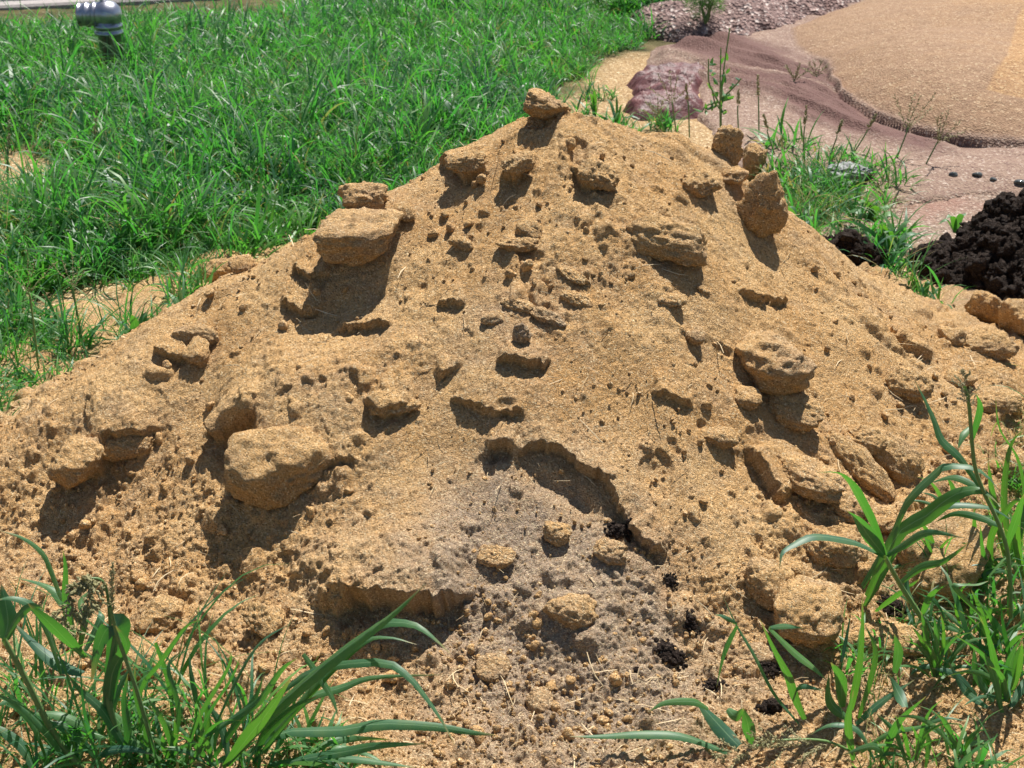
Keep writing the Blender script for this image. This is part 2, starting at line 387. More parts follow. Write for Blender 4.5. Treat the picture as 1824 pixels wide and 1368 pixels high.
# ---------------------------------------------------------------- clods
_ico={}
def ico(s):
    if s not in _ico:
        b=bmesh.new(); bmesh.ops.create_icosphere(b,subdivisions=s,radius=1)
        b.verts.ensure_lookup_table()
        _ico[s]=(np.array([v.co[:] for v in b.verts]),np.array([[q.index for q in f.verts] for f in b.faces])); b.free()
    return _ico[s]
def clod_mesh(name,w,d,h,seed,sub=5,cuts=7,p=2.6,mat='grain',crust=.1,ro=.10,fine=1.):
    rs=np.random.RandomState(seed); n,Fc=ico(sub)
    r=(abs(n)**p).sum(1)**(-1/p)
    for k in range(cuts):
        m_=rs.randn(3); m_/=np.linalg.norm(m_); c=rs.uniform(.58,.92); dt=n@m_
        lim=np.where(dt>.05,c/np.maximum(dt,.05),9); q=9
        r=-np.log(np.exp(-q*np.minimum(r,3))+np.exp(-q*np.minimum(lim,3)))/q
    r=r*(1+ro*n3(n*1.6,seed)+ro*.6*n3(n*3.5,seed+1)+ro*.38*n3(n*8,seed+2))
    V=n*r[:,None]*np.array([w,d,h])/2
    V=V+n*(.055*(w*d*h)**(1/3)*np.maximum(0,n3(n*5.,seed+7))*1.)[:,None]
    s=(w*d*h)**(1/3); g=V*1.
    nn=n*(.0016*n3(g*260,seed+5)+.0022*n3(g*120,seed+4)+.004*np.maximum(0,n3(g*55,seed+3)-.2))[:,None]*min(1.3,s/.05)*fine
    V=V+nn
    return mesh_np(name,V,Fc,M[mat],{'crust':np.clip(crust+.25*n3(n*2,seed+9),0,1)})
UPRIGHT={12,13,15,16,17,18,32,34,48}
R=math.radians
def place(u,v,lift,wpx,hpx,dfac,seed,label,rot=(0,0,0),sub=5,cuts=7,p=2.6,crust=.12,name='clod',cat='clod',mat='grain',tall=1.,ydist=None,ro=.12,group=None):
    """stand a clod where the sight line of pixel (u,v), its middle, meets the pile"""
    h=hit2(u,v) if ydist is None else at_y(u,v,ydist)
    dist=np.linalg.norm(h-EYE); m_=dist/F; w_=wpx*m_; h_=hpx*m_
    if seed in UPRIGHT: w_*=1.12; dm=(w_,w_*dfac,h_*1.1)
    else: w_*=1.14; h_*=1.1; dm=(w_,h_*1.08,min(h_,w_)*.66); cuts=max(2,int(cuts*.65)); p=min(p,2.7) if seed!=11 else p; rot=(rot[0]+R(16 if seed==11 else 30),rot[1],rot[2]); h_=dm[2]*1.1
    me=clod_mesh(name,*dm,seed,sub,cuts,p,mat,crust,ro)
    lift=lift if seed in UPRIGHT else lift*.7+.14
    nrm=bnormal(h[0:1],h[1:2])[0] if ydist is None else np.array([0,0,1.])
    loc=h+nrm*lift*h_
    o=obj(name,me,None,loc); o.rotation_euler=rot if seed in UPRIGHT else (Matrix.Rotation(rot[0],3,'X')@Matrix.Rotation(-rot[1]+rot[2],3,'Z')).to_euler(); return tag(o,label,cat,group)
R=math.radians
# (u,v,lift,w,h,depth,seed,label,rot,sub,cuts,p,crust,tall)
CL=[
(655,437,.40,140,84,.8,11,'big blocky flat-topped clod perched high on the left shoulder of the heap',(R(-4),R(9),R(8)),6,4,5.0,.3),
(661,366,.30,92,58,.8,12,'rounded clod on the left skyline just above the big blocky clod',(0,R(-4),0),5,6,2.4,.2),
(1187,440,.25,136,70,.7,14,'long wedge-shaped clod with flat face right of centre high on the heap',(R(10),R(14),R(0)),6,8,3.0,.08),
(1338,384,.34,78,100,.8,15,'large egg-shaped clod leaning on the right skyline of the heap',(R(-8),R(26),0),6,11,3.0,.06),
(1341,312,.28,40,66,.8,17,'upright clod tucked behind the egg-shaped clod on the right skyline',(0,R(10),0),5,6,2.6,.1),
(1298,318,.45,46,24,.9,18,'small flat clod squeezed between the tooth-shaped and egg-shaped clods',(0,0,0),4,5,2.6,.1),
(1240,335,.2,56,46,.9,19,'knobbly clod left of the cluster on the right skyline',(0,0,0),5,4,2.3,.1),
(1367,655,.12,128,118,.62,20,'broad rounded plate-like clod half sunk in the right slope',(R(-30),R(12),R(5)),6,6,3.2,.2),
(1405,737,.22,92,56,.75,21,'smooth clod wedged under the broad plate-like clod',(R(0),R(24),0),5,5,2.4,.05),
(508,838,.10,168,128,.7,23,'biggest broken chunk at the left, bulging from the slope above a large dark shadow',(R(6),R(10),0),6,10,3.0,.0),
(148,832,.26,80,78,.8,24,'rough clod with ragged underside near the left edge of the heap',(0,R(10),0),6,7,2.6,.0),
(232,792,.1,90,50,.7,25,'low clod bulging from the slope right of the ragged left-edge clod',(0,R(-12),0),5,6,2.6,.1),
(1524,838,.22,132,46,.8,26,'smooth oblong clod lying diagonally beside a dark cleft on the lower right slope',(R(15),R(48),R(0)),6,4,2.6,.05),
(1588,822,.20,112,52,.7,27,'second oblong clod right of the dark cleft on the lower right slope',(R(10),R(44),0),5,5,2.5,.08),
(1534,788,.15,66,44,.8,33,'rounded lump capping the top of the dark cleft at lower right',(0,R(10),0),5,5,2.4,.1),
(1425,852,.12,128,62,.8,28,'long tilted slab of crust left of the two oblong clods',(R(-20),R(38),R(0)),6,7,3.4,.1),
(1664,1010,.30,150,120,.8,29,'largest boulder-like clod among the grass at the lower right',(0,R(-8),R(10)),6,6,2.8,.05),
(1428,1103,.30,98,104,.8,30,'tall rounded clod at the foot of the right slope',(R(-10),R(14),0),6,6,2.6,.08),
(1358,1046,.18,80,74,.8,31,'clod with hollowed left side just above the tall rounded foot clod',(0,0,0),5,8,2.6,.1),
(1750,566,.35,56,56,.9,32,'pale upright clod on the grey gravel at the right foot of the heap',(0,R(10),0),5,6,2.6,.1),
(1812,590,.35,64,66,.9,34,'clod at the right edge of the photo beside the pale upright one',(0,R(-10),0),5,6,2.6,.1),
(1752,622,.2,84,46,.9,35,'low clod in front of the pale upright one at the right foot',(0,0,0),5,5,2.4,.1),
(1612,692,.28,70,46,.8,36,'brick-sized clod casting a short shadow low on the right slope',(R(5),R(14),0),5,6,3.2,.05),
(1690,605,.2,40,34,.8,37,'small round clod on the far right slope above the brick-sized one',(0,0,0),4,5,2.4,.1),
(925,296,.20,58,34,.8,38,'clod below the summit pointing left with a shadow beside it',(0,R(-22),0),5,7,2.6,.1),
(836,292,.12,66,34,.8,39,'low clod on the upper left slope below the skyline',(0,R(-6),0),5,6,2.6,.1),
(1064,318,.18,62,42,.8,40,'clod with dark underside in the middle of the upper slope',(R(8),R(20),0),5,6,2.8,.1),
(915,436,.22,76,28,.8,41,'narrow clod with scalloped front in the middle of the upper slope',(0,R(6),0),5,8,2.8,.05),
(943,412,.2,42,34,.9,42,'small clod just above the scalloped narrow one',(0,R(20),0),4,6,2.8,.05),
(1020,494,.2,60,20,.8,43,'thin slanting flake of crust standing in the middle of the slope',(R(10),R(38),0),5,5,3.4,.1),
(1026,534,.15,52,24,.8,44,'thin flake of crust just below the slanting one',(R(10),R(28),0),5,5,3.4,.1),
(975,570,.2,58,28,.8,45,'grey angular flake with a shadow right of the small peaked clod',(R(8),R(22),0),5,8,3.4,.5),
(925,545,.1,56,26,.8,46,'grey flake above the small peaked clod in mid slope',(R(8),R(16),0),5,7,3.2,.3),
(880,570,.2,36,26,.9,47,'round grey clod left of the small peaked clod',(0,0,0),4,6,2.6,.35),
(992,952,.3,44,36,.9,49,'rounded clod standing alone on the grey patch low on the slope',(0,R(10),0),5,5,2.4,.2),
(1080,986,.15,58,38,.9,50,'weathered flat clod below the long broken edge',(R(5),R(5),0),5,6,3.,.35),
(886,994,.12,60,32,.9,51,'clod with orange underside on the grey patch',(0,R(6),0),5,7,2.8,.25),
(395,492,.2,54,42,.9,52,'reddish clod on the left skyline beside the grass',(0,0,0),5,7,3.,.0),
(432,482,.25,42,36,.9,53,'lumpy clod on the left skyline next to the reddish one',(0,0,0),4,7,2.6,.1),
(1230,601,.25,34,32,.9,54,'small dark round clod on the smooth middle right slope',(0,0,0),4,5,2.4,.3),
(1325,712,.2,40,42,.9,55,'small clod to the lower left of the broad plate-like clod',(0,R(10),0),4,6,2.6,.1),
(1277,778,.12,58,34,.9,56,'half-buried clod on the smooth lower right slope',(0,R(20),0),4,6,2.8,.1),
(285,1106,.25,74,56,.9,57,'clod behind the tall grass at the lower left foot',(0,R(-10),0),5,6,2.6,.05),
(472,1110,.25,60,52,.9,58,'pointed clod low on the left foot above the long grass leaves',(0,R(30),0),5,8,2.6,.05),
(355,606,.55,70,34,.9,22,'overhanging cap of a mushroom-shaped clod on the left slope',(R(10),R(20),R(10)),5,8,3.,.25),
(350,632,.15,44,54,.9,59,'stubby base under the mushroom cap on the left slope',(0,0,0),4,6,2.6,.05),
(720,385,.25,40,34,.9,60,'small clod right of the rounded skyline clod',(0,0,0),4,6,2.4,.1),
(822,436,.2,38,22,.9,61,'small slanted clod between the blocky clod and the scalloped one',(0,R(30),0),4,6,3.,.1),
(705,728,.2,78,26,.8,62,'flat crust clod with dark gap beneath left of centre',(R(6),R(-6),0),5,7,3.4,.1),
(1010,1090,.1,80,54,.8,63,'mound-like clod with hollow left face low in the middle',(0,R(20),0),5,7,2.6,.2),
(1195,538,.12,46,24,.9,64,'tiny clod on the right slope below the wedge-shaped clod',(0,R(20),0),4,6,3.,.1),
(1345,160+1010,.1,60,34,.9,65,'dirt-stained clod between the dark compost crumbs and the foot clod',(0,0,0),4,6,2.6,.5),
(880,1196,.2,50,46,.9,66,'crumbling grey clod at the bottom of the grey patch',(0,R(-10),0),5,6,2.4,.4),
(962,1258,.3,38,42,.9,67,'grey egg-shaped clod at the foot of the grey patch',(0,0,0),5,4,2.4,.5),
(110,1275,.2,120,66,.9,68,'low clod behind the broad leaves in the bottom left corner',(0,0,0),5,5,2.4,.05),
(262,1190,.2,88,60,.9,69,'rounded clod between the seed heads and the pointed clod',(0,R(15),0),5,5,2.4,.05),
(1500,905,.2,66,54,.9,70,'clod below the long tilted slab of crust',(0,0,0),5,6,2.4,.1),
(1560,930,.2,60,44,.9,71,'clod below the smooth oblong clod among the long leaves',(0,0,0),5,6,2.4,.1),
(1480,985,.2,76,60,.9,72,'cracked clod behind the arching leaf at lower right',(0,R(12),0),5,7,2.6,.1),
(1760,720,.2,80,44,.9,73,'low clod near the right edge beside the seeding grass stem',(0,0,0),5,6,2.4,.1),
(1700,680,.2,60,34,.9,74,'small clod left of the seeding grass stem',(0,0,0),4,6,2.4,.1),
(1800,830,.2,90,50,.9,75,'clod behind the grass at the right edge',(0,0,0),4,6,2.4,.1),
(1560,1150,.15,150,60,.9,76,'broad low clod shaded by the long grass leaves at lower right',(0,R(6),0),5,5,2.4,.1),
]
for c in CL:
    u,v,l,w_,h_,df,s,lab,rot,sub,cuts,p_,cr=c
    place(u,v,l,w_,h_,df,s,lab,rot,min(sub,5),cuts,p_,cr)
place(974,187,0,98,42,.7,13,'long potato-shaped clod crowning the summit of the heap',(0,R(16),R(10)),5,6,2.5,.2,ydist=3.14)
place(1293,274,0,44,80,.7,16,'tooth-shaped clod standing upright on the right skyline',(R(-5),R(8),0),5,9,3.0,.1,ydist=3.22)
place(928,604,.4,30,40,.9,48,'small dark peaked clod standing on the grey middle patch',(0,0,0),4,0,1.6,.8)
# crumbs one can count, by zone
CRM=[clod_mesh('crumb',1*.02,.85*.02,.75*.02,200+k,3,5,2.6) for k in range(8)]
zones=[('lower left slope',(60,600,900,1200),46,'finger-sized crumb lying on the rough lower left slope'),
('middle foot',(620,1150,1060,1330),58,'finger-sized crumb among the scattered crumbs at the middle foot'),
('upper slope',(760,1240,250,520),34,'finger-sized crumb on the upper slope below the summit'),
('right slope',(1230,1640,480,900),34,'finger-sized crumb on the smooth right slope'),
('right foot',(1560,1824,620,1000),34,'finger-sized crumb in the litter at the right foot'),
('left slope',(150,640,520,900),40,'finger-sized crumb on the left slope between the big clods')]
rs=np.random.RandomState(5)
for zn,(u0,u1,v0,v1),n,lab in zones:
    for k in range(n):
        u=rs.uniform(u0,u1); v=rs.uniform(v0,v1); h=hit2(u,v)
        if h is None or h[1]>4.2: continue
        s=(.5+1.1*rs.rand()**2)
        o=obj('crumb',CRM[rs.randint(8)]); zc=float(surf(h[0],h[1])); o.location=(h[0],h[1],zc+.004*s)
        o.scale=(s,)*3; o.rotation_euler=rs.rand(3)*6.28
        tag(o,lab,'crumb','crumbs on the '+zn)

# ---------------------------------------------------------------- instanced small matter (nobody could count it)
def variants(name,meshes):
    c=bpy.data.collections.new(name)
    for k,me in enumerate(meshes):
        o=bpy.data.objects.new('%s.%03d'%(name,k),me); c.objects.link(o)
    return c
def scatter(name,P,rot,scl,idx,coll,label=None,cat=None):
    me=bpy.data.meshes.new(name); me.vertices.add(len(P)); me.vertices.foreach_set('co',np.asarray(P,np.float32).ravel())
    a=me.attributes.new('rot','FLOAT_VECTOR','POINT'); a.data.foreach_set('vector',np.asarray(rot,np.float32).ravel())
    a=me.attributes.new('scl','FLOAT_VECTOR','POINT'); a.data.foreach_set('vector',np.asarray(scl,np.float32).ravel())
    a=me.attributes.new('idx','INT','POINT'); a.data.foreach_set('value',np.asarray(idx,np.int32))
    o=obj(name,me); g=bpy.data.node_groups.new(name,'GeometryNodeTree')
    g.interface.new_socket('Geometry',in_out='INPUT',socket_type='NodeSocketGeometry'); g.interface.new_socket('Geometry',in_out='OUTPUT',socket_type='NodeSocketGeometry')
    N_=g.nodes; gi=N_.new('NodeGroupInput'); go=N_.new('NodeGroupOutput'); ip=N_.new('GeometryNodeInstanceOnPoints'); ci=N_.new('GeometryNodeCollectionInfo')
    ci.inputs['Collection'].default_value=coll; ci.inputs['Separate Children'].default_value=True; ci.inputs['Reset Children'].default_value=True
    def na(n,t):
        q=N_.new('GeometryNodeInputNamedAttribute'); q.data_type=t; q.inputs['Name'].default_value=n; return q.outputs['Attribute']
    g.links.new(gi.outputs[0],ip.inputs['Points']); g.links.new(ci.outputs[0],ip.inputs['Instance']); ip.inputs['Pick Instance'].default_value=True
    g.links.new(na('idx','INT'),ip.inputs['Instance Index']); g.links.new(na('rot','FLOAT_VECTOR'),ip.inputs['Rotation']); g.links.new(na('scl','FLOAT_VECTOR'),ip.inputs['Scale'])
    g.links.new(ip.outputs[0],go.inputs[0])
    md=o.modifiers.new('scatter','NODES'); md.node_group=g
    return tag(o,label,cat,kind='stuff')
# crumbs and husks
rs=np.random.RandomState(11)
CV=variants('small_crumb',[clod_mesh('small_crumb',.01,.009,.0075,300+k,2,4,2.4,fine=.4) for k in range(6)])
n=26000; a=rs.uniform(-.6,.6,n); r=1.45*np.exp(rs.rand(n)*math.log(3.35/1.45)); px=r*np.sin(a); py=r*np.cos(a)
zbv=zbase(px,py); dens=np.clip(.22+.7*smooth(.22,.03,zbv)+.45*n2(px*3,py*3,77),.04,1)*((np.hypot((px-.15)/1.05,py-2.95)<1.75)|(py<2.3))
k=rs.rand(n)<dens; px,py=px[k],py[k]; n=len(px); s=(.35+1.2*rs.rand(n)**3)
scatter('small_crumbs',np.stack([px,py,surf(px,py)+.001],-1),rs.rand(n,3)*6.28,np.stack([s,s*.9,s*.9],-1),rs.randint(0,6,n),CV,'loose small crumbs of tan grain strewn over the heap','crumbs')
def strip(P,W,side,nseg=None,fold=.0,taper=None):
    """ribbon along P (n,3) with half-fold; 3 vertices across"""
    P=np.asarray(P,float); n=len(P); T=np.gradient(P,axis=0); T/=np.linalg.norm(T,axis=1,keepdims=True)+1e-9
    side=np.asarray(side,float)
    if side.ndim==1: side=np.repeat(side[None],n,0)
    S=side-(side*T).sum(1,keepdims=True)*T; S/=np.linalg.norm(S,axis=1,keepdims=True)+1e-9
    U=np.cross(S,T); W=np.asarray(W)[:,None]/2
    V=np.stack([P-S*W+U*W*fold,P,P+S*W+U*W*fold],1).reshape(-1,3)
    f=[]
    for i in range(n-1):
        q=i*3; f+=[(q,q+1,q+4,q+3),(q+1,q+2,q+5,q+4)]
    return V,np.array(f),np.tile([1.,0,1.],n)
straw=[]
m,nt,p=newmat('straw'); p.inputs['Base Color'].default_value=(.62,.47,.27,1); p.inputs['Roughness'].default_value=.6; M['straw']=m
for k in range(5):
    L=.02+.012*k; t=np.linspace(-.5,.5,4); P=np.stack([t*L,.12*L*np.sin(t*3+k),.05*L*np.cos(t*4)],-1)
    V,f,_=strip(P,[.001,.0016,.0016,.0008],(0,1,.3),fold=.4); straw.append(mesh_np('husk',V,f,M['straw']))
n=2900; a=rs.uniform(-.6,.6,n); r=1.45*np.exp(rs.rand(n)*math.log(3.35/1.45)); px=r*np.sin(a); py=r*np.cos(a)
k=(np.hypot((px-.15)/1.05,py-2.95)<1.8); px,py=px[k],py[k]; n=len(px)
nb=bnormal(px,py); tilt=np.arctan2(nb[:,1],nb[:,2])
s=.4+1.0*rs.rand(n)**2
scatter('straw_bits',np.stack([px,py,surf(px,py)+.003],-1),np.stack([-tilt+rs.randn(n)*.25,rs.randn(n)*.3,rs.rand(n)*6.28],-1),np.stack([s,s,s],-1),rs.randint(0,5,n),variants('husk',straw),'pale husks and bits of straw lying on the heap','straw')
# ---------------------------------------------------------------- lawn
def tuft(seed,n,L0,L1,W0,W1,rad,tint0=.5,dry=.06,nseg=5,tilt=(.15,1.0),mat='grass',bend=1.1):
    rs=np.random.RandomState(seed); Vs=[];Fs=[];ti=[];dr=[];off=0
    for k in range(n):
        a=rs.rand()*6.28; L=rs.uniform(L0,L1); w_=rs.uniform(W0,W1); th=rs.uniform(*tilt); b=bend*rs.uniform(.4,1.5)
        q=rs.rand(2)*6.28; rr_=rad*math.sqrt(rs.rand()); p0=np.array([rr_*math.cos(q[0]),rr_*math.sin(q[0]),-.01])
        lift=rs.rand()*.35*L if rs.rand()<.5 else 0
        p0=p0+np.array([0,0,lift])
        P=[p0]; an=th
        for s_ in range(nseg):
            P.append(P[-1]+L/nseg*np.array([math.cos(a)*math.sin(an),math.sin(a)*math.sin(an),math.cos(an)])); an+=b/nseg*(.6+s_*.25); a+=rs.randn()*.08
        P=np.array(P); T=np.gradient(P,axis=0); sd=np.array([-math.sin(a),math.cos(a),rs.randn()*.5]); sd/=np.linalg.norm(sd)
        t=np.linspace(0,1,nseg+1); W=w_*np.clip(.55+1.4*t,0,1)*np.clip((1-t)*2.2,.04,1)
        V=np.stack([P-sd*W[:,None]/2,P+sd*W[:,None]/2],1).reshape(-1,3)
        f=np.array([[2*i,2*i+1,2*i+3,2*i+2] for i in range(nseg)])
        Vs.append(V);Fs.append(f+off);off+=len(V)
        tv=np.clip(tint0+rs.randn()*.28,0,1); ti+=[tv]*len(V); dv=(rs.uniform(.4,1) if rs.rand()<dry else 0); dr+=[dv]*len(V)
    return mesh_np('grass_tuft',np.concatenate(Vs),np.concatenate(Fs),M[mat],{'tint':ti,'dry':dr})
TV=variants('grass_tuft',[tuft(400+k,32,.06,.20,.006,.0135,.075,.36+.04*k,.04) for k in range(8)]+
  [tuft(420+k,14,.20,.36,.004,.009,.05,.45,.03,7,(.05,.7)) for k in range(4)]+
  [tuft(430+k,24,.06,.20,.002,.004,.06,.6,.35,5,(.1,1.1)) for k in range(3)])
LAWN=gpoly([(-1400,900),(-500,1060),(-120,860),(0,800),(30,745),(120,700),(200,650),(300,590),(360,510),(450,480),(530,440),(620,400),(760,400),(900,300),(1010,205),(1015,165),(1035,140),(1090,105),(1130,85),(1180,62),(1130,42),(1100,26),(1050,12),(900,-8),(560,0),(430,28),(0,52),(-900,96),(-2500,120)])
def lawn_pts(n,poly,x0,x1,y0,y1,seed,minw=.0,dens=None):
    rs=np.random.RandomState(seed); px=rs.uniform(x0,x1,n); py=rs.uniform(y0,y1,n)
    s=inside(poly,px,py); k=s>.0+minw*rs.rand(n)
    if dens is not None: k&=rs.rand(n)<dens(px,py)
    return px[k],py[k],s[k],rs
def lawnd(px,py):
    w1=.05*fbm(px*5,py*5,2,3)
    b=smooth(-.02,.10,inside(SPILL,px,py)+w1)*.93+smooth(-.05,.12,inside(SPILL2,px,py)+w1)*.95+smooth(-.05,.12,inside(SPILL3,px,py)+w1)*.7
    return np.clip(1-b,0,1)*np.clip(.8+.45*n2(px*1.3,py*1.3,71),.35,1)
px,py,s,rs=lawn_pts(32000,LAWN,-7.,3.2,2.0,10.2,21,.05,lawnd)
k=(zbase(px,py)<.05)&((abs(px)<.52*py+.9)); px,py,s=px[k],py[k],s[k]; k=~((abs(px-at_y(186,38,7.05)[0])<.13)&(py>6.88)&(py<7.15)); px,py,s=px[k],py[k],s[k]; n=len(px)
fld=n2(px*.9,py*.9,81); typ=rs.rand(n)
idx=np.where(typ<.80,rs.randint(0,8,n),np.where(typ<.92,rs.randint(8,12,n),rs.randint(12,15,n)))
west=smooth(-1.2,-2.2,px)*smooth(6.5,4.5,py); idx=np.where(rs.rand(n)<west*.5,rs.randint(12,15,n),idx)
sc=np.clip(1.0+.25*fld+.18*rs.randn(n),.5,1.6)*(1-.35*smooth(-.35,.0,np.maximum(inside(SPILL,px,py),inside(SPILL2,px,py))))*np.where(py>6.5,.85,1.)*np.where(s<.35,.75,1.)*np.where(rs.rand(n)<west,.8,1)
print('tufts',n)
scatter('lawn_grass',np.stack([px,py,np.full(n,-.015)],-1),np.stack([rs.randn(n)*.16,rs.randn(n)*.16,rs.rand(n)*6.28],-1),np.stack([sc,sc,sc*(.85+.4*rs.rand(n))],-1),idx,TV,'lush uncut green grass filling the left background','grass')
# strip of grass beyond the nets
FAR=gpoly([(1180,36),(1260,30),(1400,22),(1520,2),(1600,-20),(1500,-60),(1000,-60),(900,-8),(1050,10),(1110,30)])
px,py,s,rs=lawn_pts(9000,FAR,-.5,5,7.8,12.5,22)
n=len(px); sc=1.0+.2*rs.randn(n)
scatter('far_grass',np.stack([px,py,np.full(n,-.01)],-1),np.stack([rs.randn(n)*.15,rs.randn(n)*.15,rs.rand(n)*6.28],-1),np.stack([sc]*3,-1),rs.randint(0,12,n),TV,'bright green grass beyond the ridge of brown litter','grass')
# patch of finer grass right of the summit, behind the heap
MID=gpoly([(1360,290),(1420,262),(1500,280),(1580,300),(1600,350),(1560,400),(1640,450),(1600,520),(1500,480),(1430,420),(1370,370)])
px,py,s,rs=lawn_pts(2600,MID,.4,2.6,3.,6.,23)
k=(zbase(px,py)<.05)&(rs.rand(len(px))<np.clip(s*5+.15,0,1)*np.where(py<4.3,.35,1)); px,py=px[k],py[k]; n=len(px); sc=np.clip(.75+.2*rs.randn(n),.35,1.2)
scatter('back_grass',np.stack([px,py,np.full(n,-.01)],-1),np.stack([rs.randn(n)*.2,rs.randn(n)*.2,rs.rand(n)*6.28],-1),np.stack([sc]*3,-1),np.where(rs.rand(n)<.5,rs.randint(12,15,n),rs.randint(0,8,n)),TV,'loose patch of bluish grass behind the right skyline of the heap','grass')
# sparse tufts in the lower right corner and a few at the very bottom
LR=gpoly([(1500,1110),(1600,1060),(1700,1010),(1740,900),(1790,820),(1900,760),(2100,1000),(2100,1420),(1500,1420),(1440,1290)])
px,py,s,rs=lawn_pts(640,LR,.3,2.6,1.55,3.4,24)
n=len(px); sc=np.clip(.62+.15*rs.randn(n),.3,1.)
scatter('corner_grass',np.stack([px,py,surf(px,py)-.004],-1),np.stack([rs.randn(n)*.2,rs.randn(n)*.2,rs.rand(n)*6.28],-1),np.stack([sc]*3,-1),np.where(rs.rand(n)<.55,rs.randint(12,15,n),rs.randint(0,12,n)),TV,'short tangled grass growing through the grain in the lower right corner','grass')
LL=gpoly([(-100,1250),(150,1230),(420,1290),(640,1330),(700,1420),(-200,1480)])
px,py,s,rs=lawn_pts(150,LL,-1.6,.1,1.45,2.3,25)
n=len(px); sc=np.clip(.6+.15*rs.randn(n),.3,1.)
scatter('bottom_grass',np.stack([px,py,surf(px,py)-.004],-1),np.stack([rs.randn(n)*.2,rs.randn(n)*.2,rs.rand(n)*6.28],-1),np.stack([sc]*3,-1),rs.randint(0,12,n),TV,'low grass under the broad leaves along the lower left edge','grass')
rs=np.random.RandomState(31)
# loose tufts along the heap's back foot
pl=[(1035,195),(1100,218),(1112,222),(1060,150),(1180,205),(60,560),(150,600),(250,620),(310,560),(345,520),(1400,385),(1455,415),(1630,535),(1560,455)]
P=[];
for u,v in pl:
    g=ground(u,v+22)
    for q in range(3): P.append([g[0]+rs.randn()*.03,g[1]+rs.randn()*.03,max(0,float(surf(g[0],g[1])))-.005])
P=np.array(P); n=len(P); sc=.6+.25*rs.rand(n)
scatter('edge_tufts',P,np.stack([rs.randn(n)*.1,rs.randn(n)*.1,rs.rand(n)*6.28],-1),np.stack([sc]*3,-1),rs.randint(0,12,n),TV,'scattered grass tufts at the back foot of the heap','grass')

# ---------------------------------------------------------------- netting over the flat grain and the covered mound
gx=np.concatenate([np.arange(.2,1.3,.02),np.arange(1.3,3.7,.008),np.arange(3.7,7.5,.05)]); gy=np.concatenate([np.arange(3.6,5.2,.03),np.arange(5.2,7.3,.008),np.arange(7.3,8.6,.02),np.arange(8.6,13,.05)]); X,Y=np.meshgrid(gx,gy); x_=X.ravel(); y_=Y.ravel()
NET=gpoly([(1165,84),(1150,122),(1200,140),(1240,160),(1262,215),(1290,260),(1330,300),(1480,330),(1620,350),(1760,345),(2100,380),(2900,400),(2900,-330),(1700,-40),(1490,2),(1395,38),(1280,66)])
MND=gpoly([(1400,64),(1415,95),(1466,128),(1475,165),(1500,195),(1550,226),(1620,252),(1700,268),(1824,276),(2300,300),(2900,200),(3200,-300),(2000,-180),(1620,-20),(1540,10),(1450,42)])
wob=.05*fbm(x_*2.5,y_*2.5,3,91); sn=inside(NET,x_,y_)+wob; sm=inside(MND,x_,y_)+.03*n2(x_*1.2,y_*1.2,92)
edge=.022*smooth(-.010,.012,sm)*smooth(0,.1,np.minimum(1,smooth(2.2,1.6,0*x_)+1))
body=np.where(sm>0,.30*sm/(1+.12*sm)+.10*(1-np.exp(-np.maximum(sm,0)/.30)),0)
steep=smooth(ground(1466,108)[1],ground(1470,140)[1],y_)*smooth(ground(1800,276)[0]+.5,ground(1700,268)[0]-.1,x_)
dirv=gpoly([(1180,110),(1620,265)]); dv=dirv[1]-dirv[0]; dv/=np.linalg.norm(dv)
al=x_*dv[0]+y_*dv[1]; ac=-x_*dv[1]+y_*dv[0]
wv=ac+.12*n2(al*.9,ac*.9,93)
BAND=gpoly([(1165,84),(1290,72),(1400,100),(1465,135),(1540,225),(1640,262),(1700,275),(1640,285),(1520,262),(1400,205),(1330,178),(1245,150),(1160,125)])
bs=smooth(-.12,.12,inside(BAND,x_,y_)+wob)
fold=.035*(1-abs(n2(al*.55,wv*5,94))*2.2)+.018*(1-abs(n2(al*1.1,wv*13,95))*2.0)
flat=.010*fbm(x_*2,y_*2,3,96)+.006*(1-abs(n2(al*1.0,wv*5,97))*2)
z_=.014+edge*steep+body*(.55+.45*steep)+bs*np.maximum(fold,0)*(sm<.02)+flat*(1-.75*(sm>0))+.004*fbm(x_*12,y_*12,2,98)
z_=np.where(sm>0,z_-.02*smooth(.0,.3,sm)*0,z_-.022*np.exp(-np.maximum(-sm,0)/.05)*steep)
z_=z_*smooth(0,.12,sn)+.024*smooth(0,.3,sn)-.0; z_=np.where(sn>0,z_,-.08*smooth(0,-.04,sn))
maroon=np.clip(bs*(.95+1.1*n2(al*.7,wv*9,99)+.5*n2(al*1.5,wv*22,98)),0,1)*(sm<0)+.15*smooth(.25,.0,abs(sm))
oran=smooth(.4,1.6,sm)*(.5+.5*smooth(-.3,.3,n2(x_*.9,y_*.9,101)))
SEAM=gpoly([(1745,235),(1780,190),(1800,110),(1900,20),(2500,-100),(2900,100),(2900,240),(2300,262),(1800,240)])
oran=np.maximum(oran,.0)+.8*smooth(-.01,.01,inside(SEAM,x_,y_))
keep=sn>-.06
print('net verts',len(x_))
V=np.stack([x_,y_,z_],-1); Fc=grid_faces(len(gy),len(gx),keep); V,Fc,at=compact(V,Fc,{'maroon':np.clip(maroon,0,1),'orange':np.clip(oran,0,1),'mound':smooth(0,.05,sm)})
m,nt,p=newmat('fine_net_over_grain'); oc=ocoord(nt); v=voro(nt,oc,115); sp=node(nt,'ShaderNodeSeparateColor'); nt.links.new(v.outputs['Color'],sp.inputs[0])
flatc=ramp(nt,sp.outputs[0],[(0,(.15,.085,.065)),(.3,(.23,.155,.11)),(.85,(.275,.19,.135)),(1,(.46,.37,.30))])
mnd=ramp(nt,sp.outputs[1],[(0,(.19,.105,.05)),(.3,(.255,.155,.08)),(.85,(.29,.18,.095)),(1,(.45,.33,.2))])
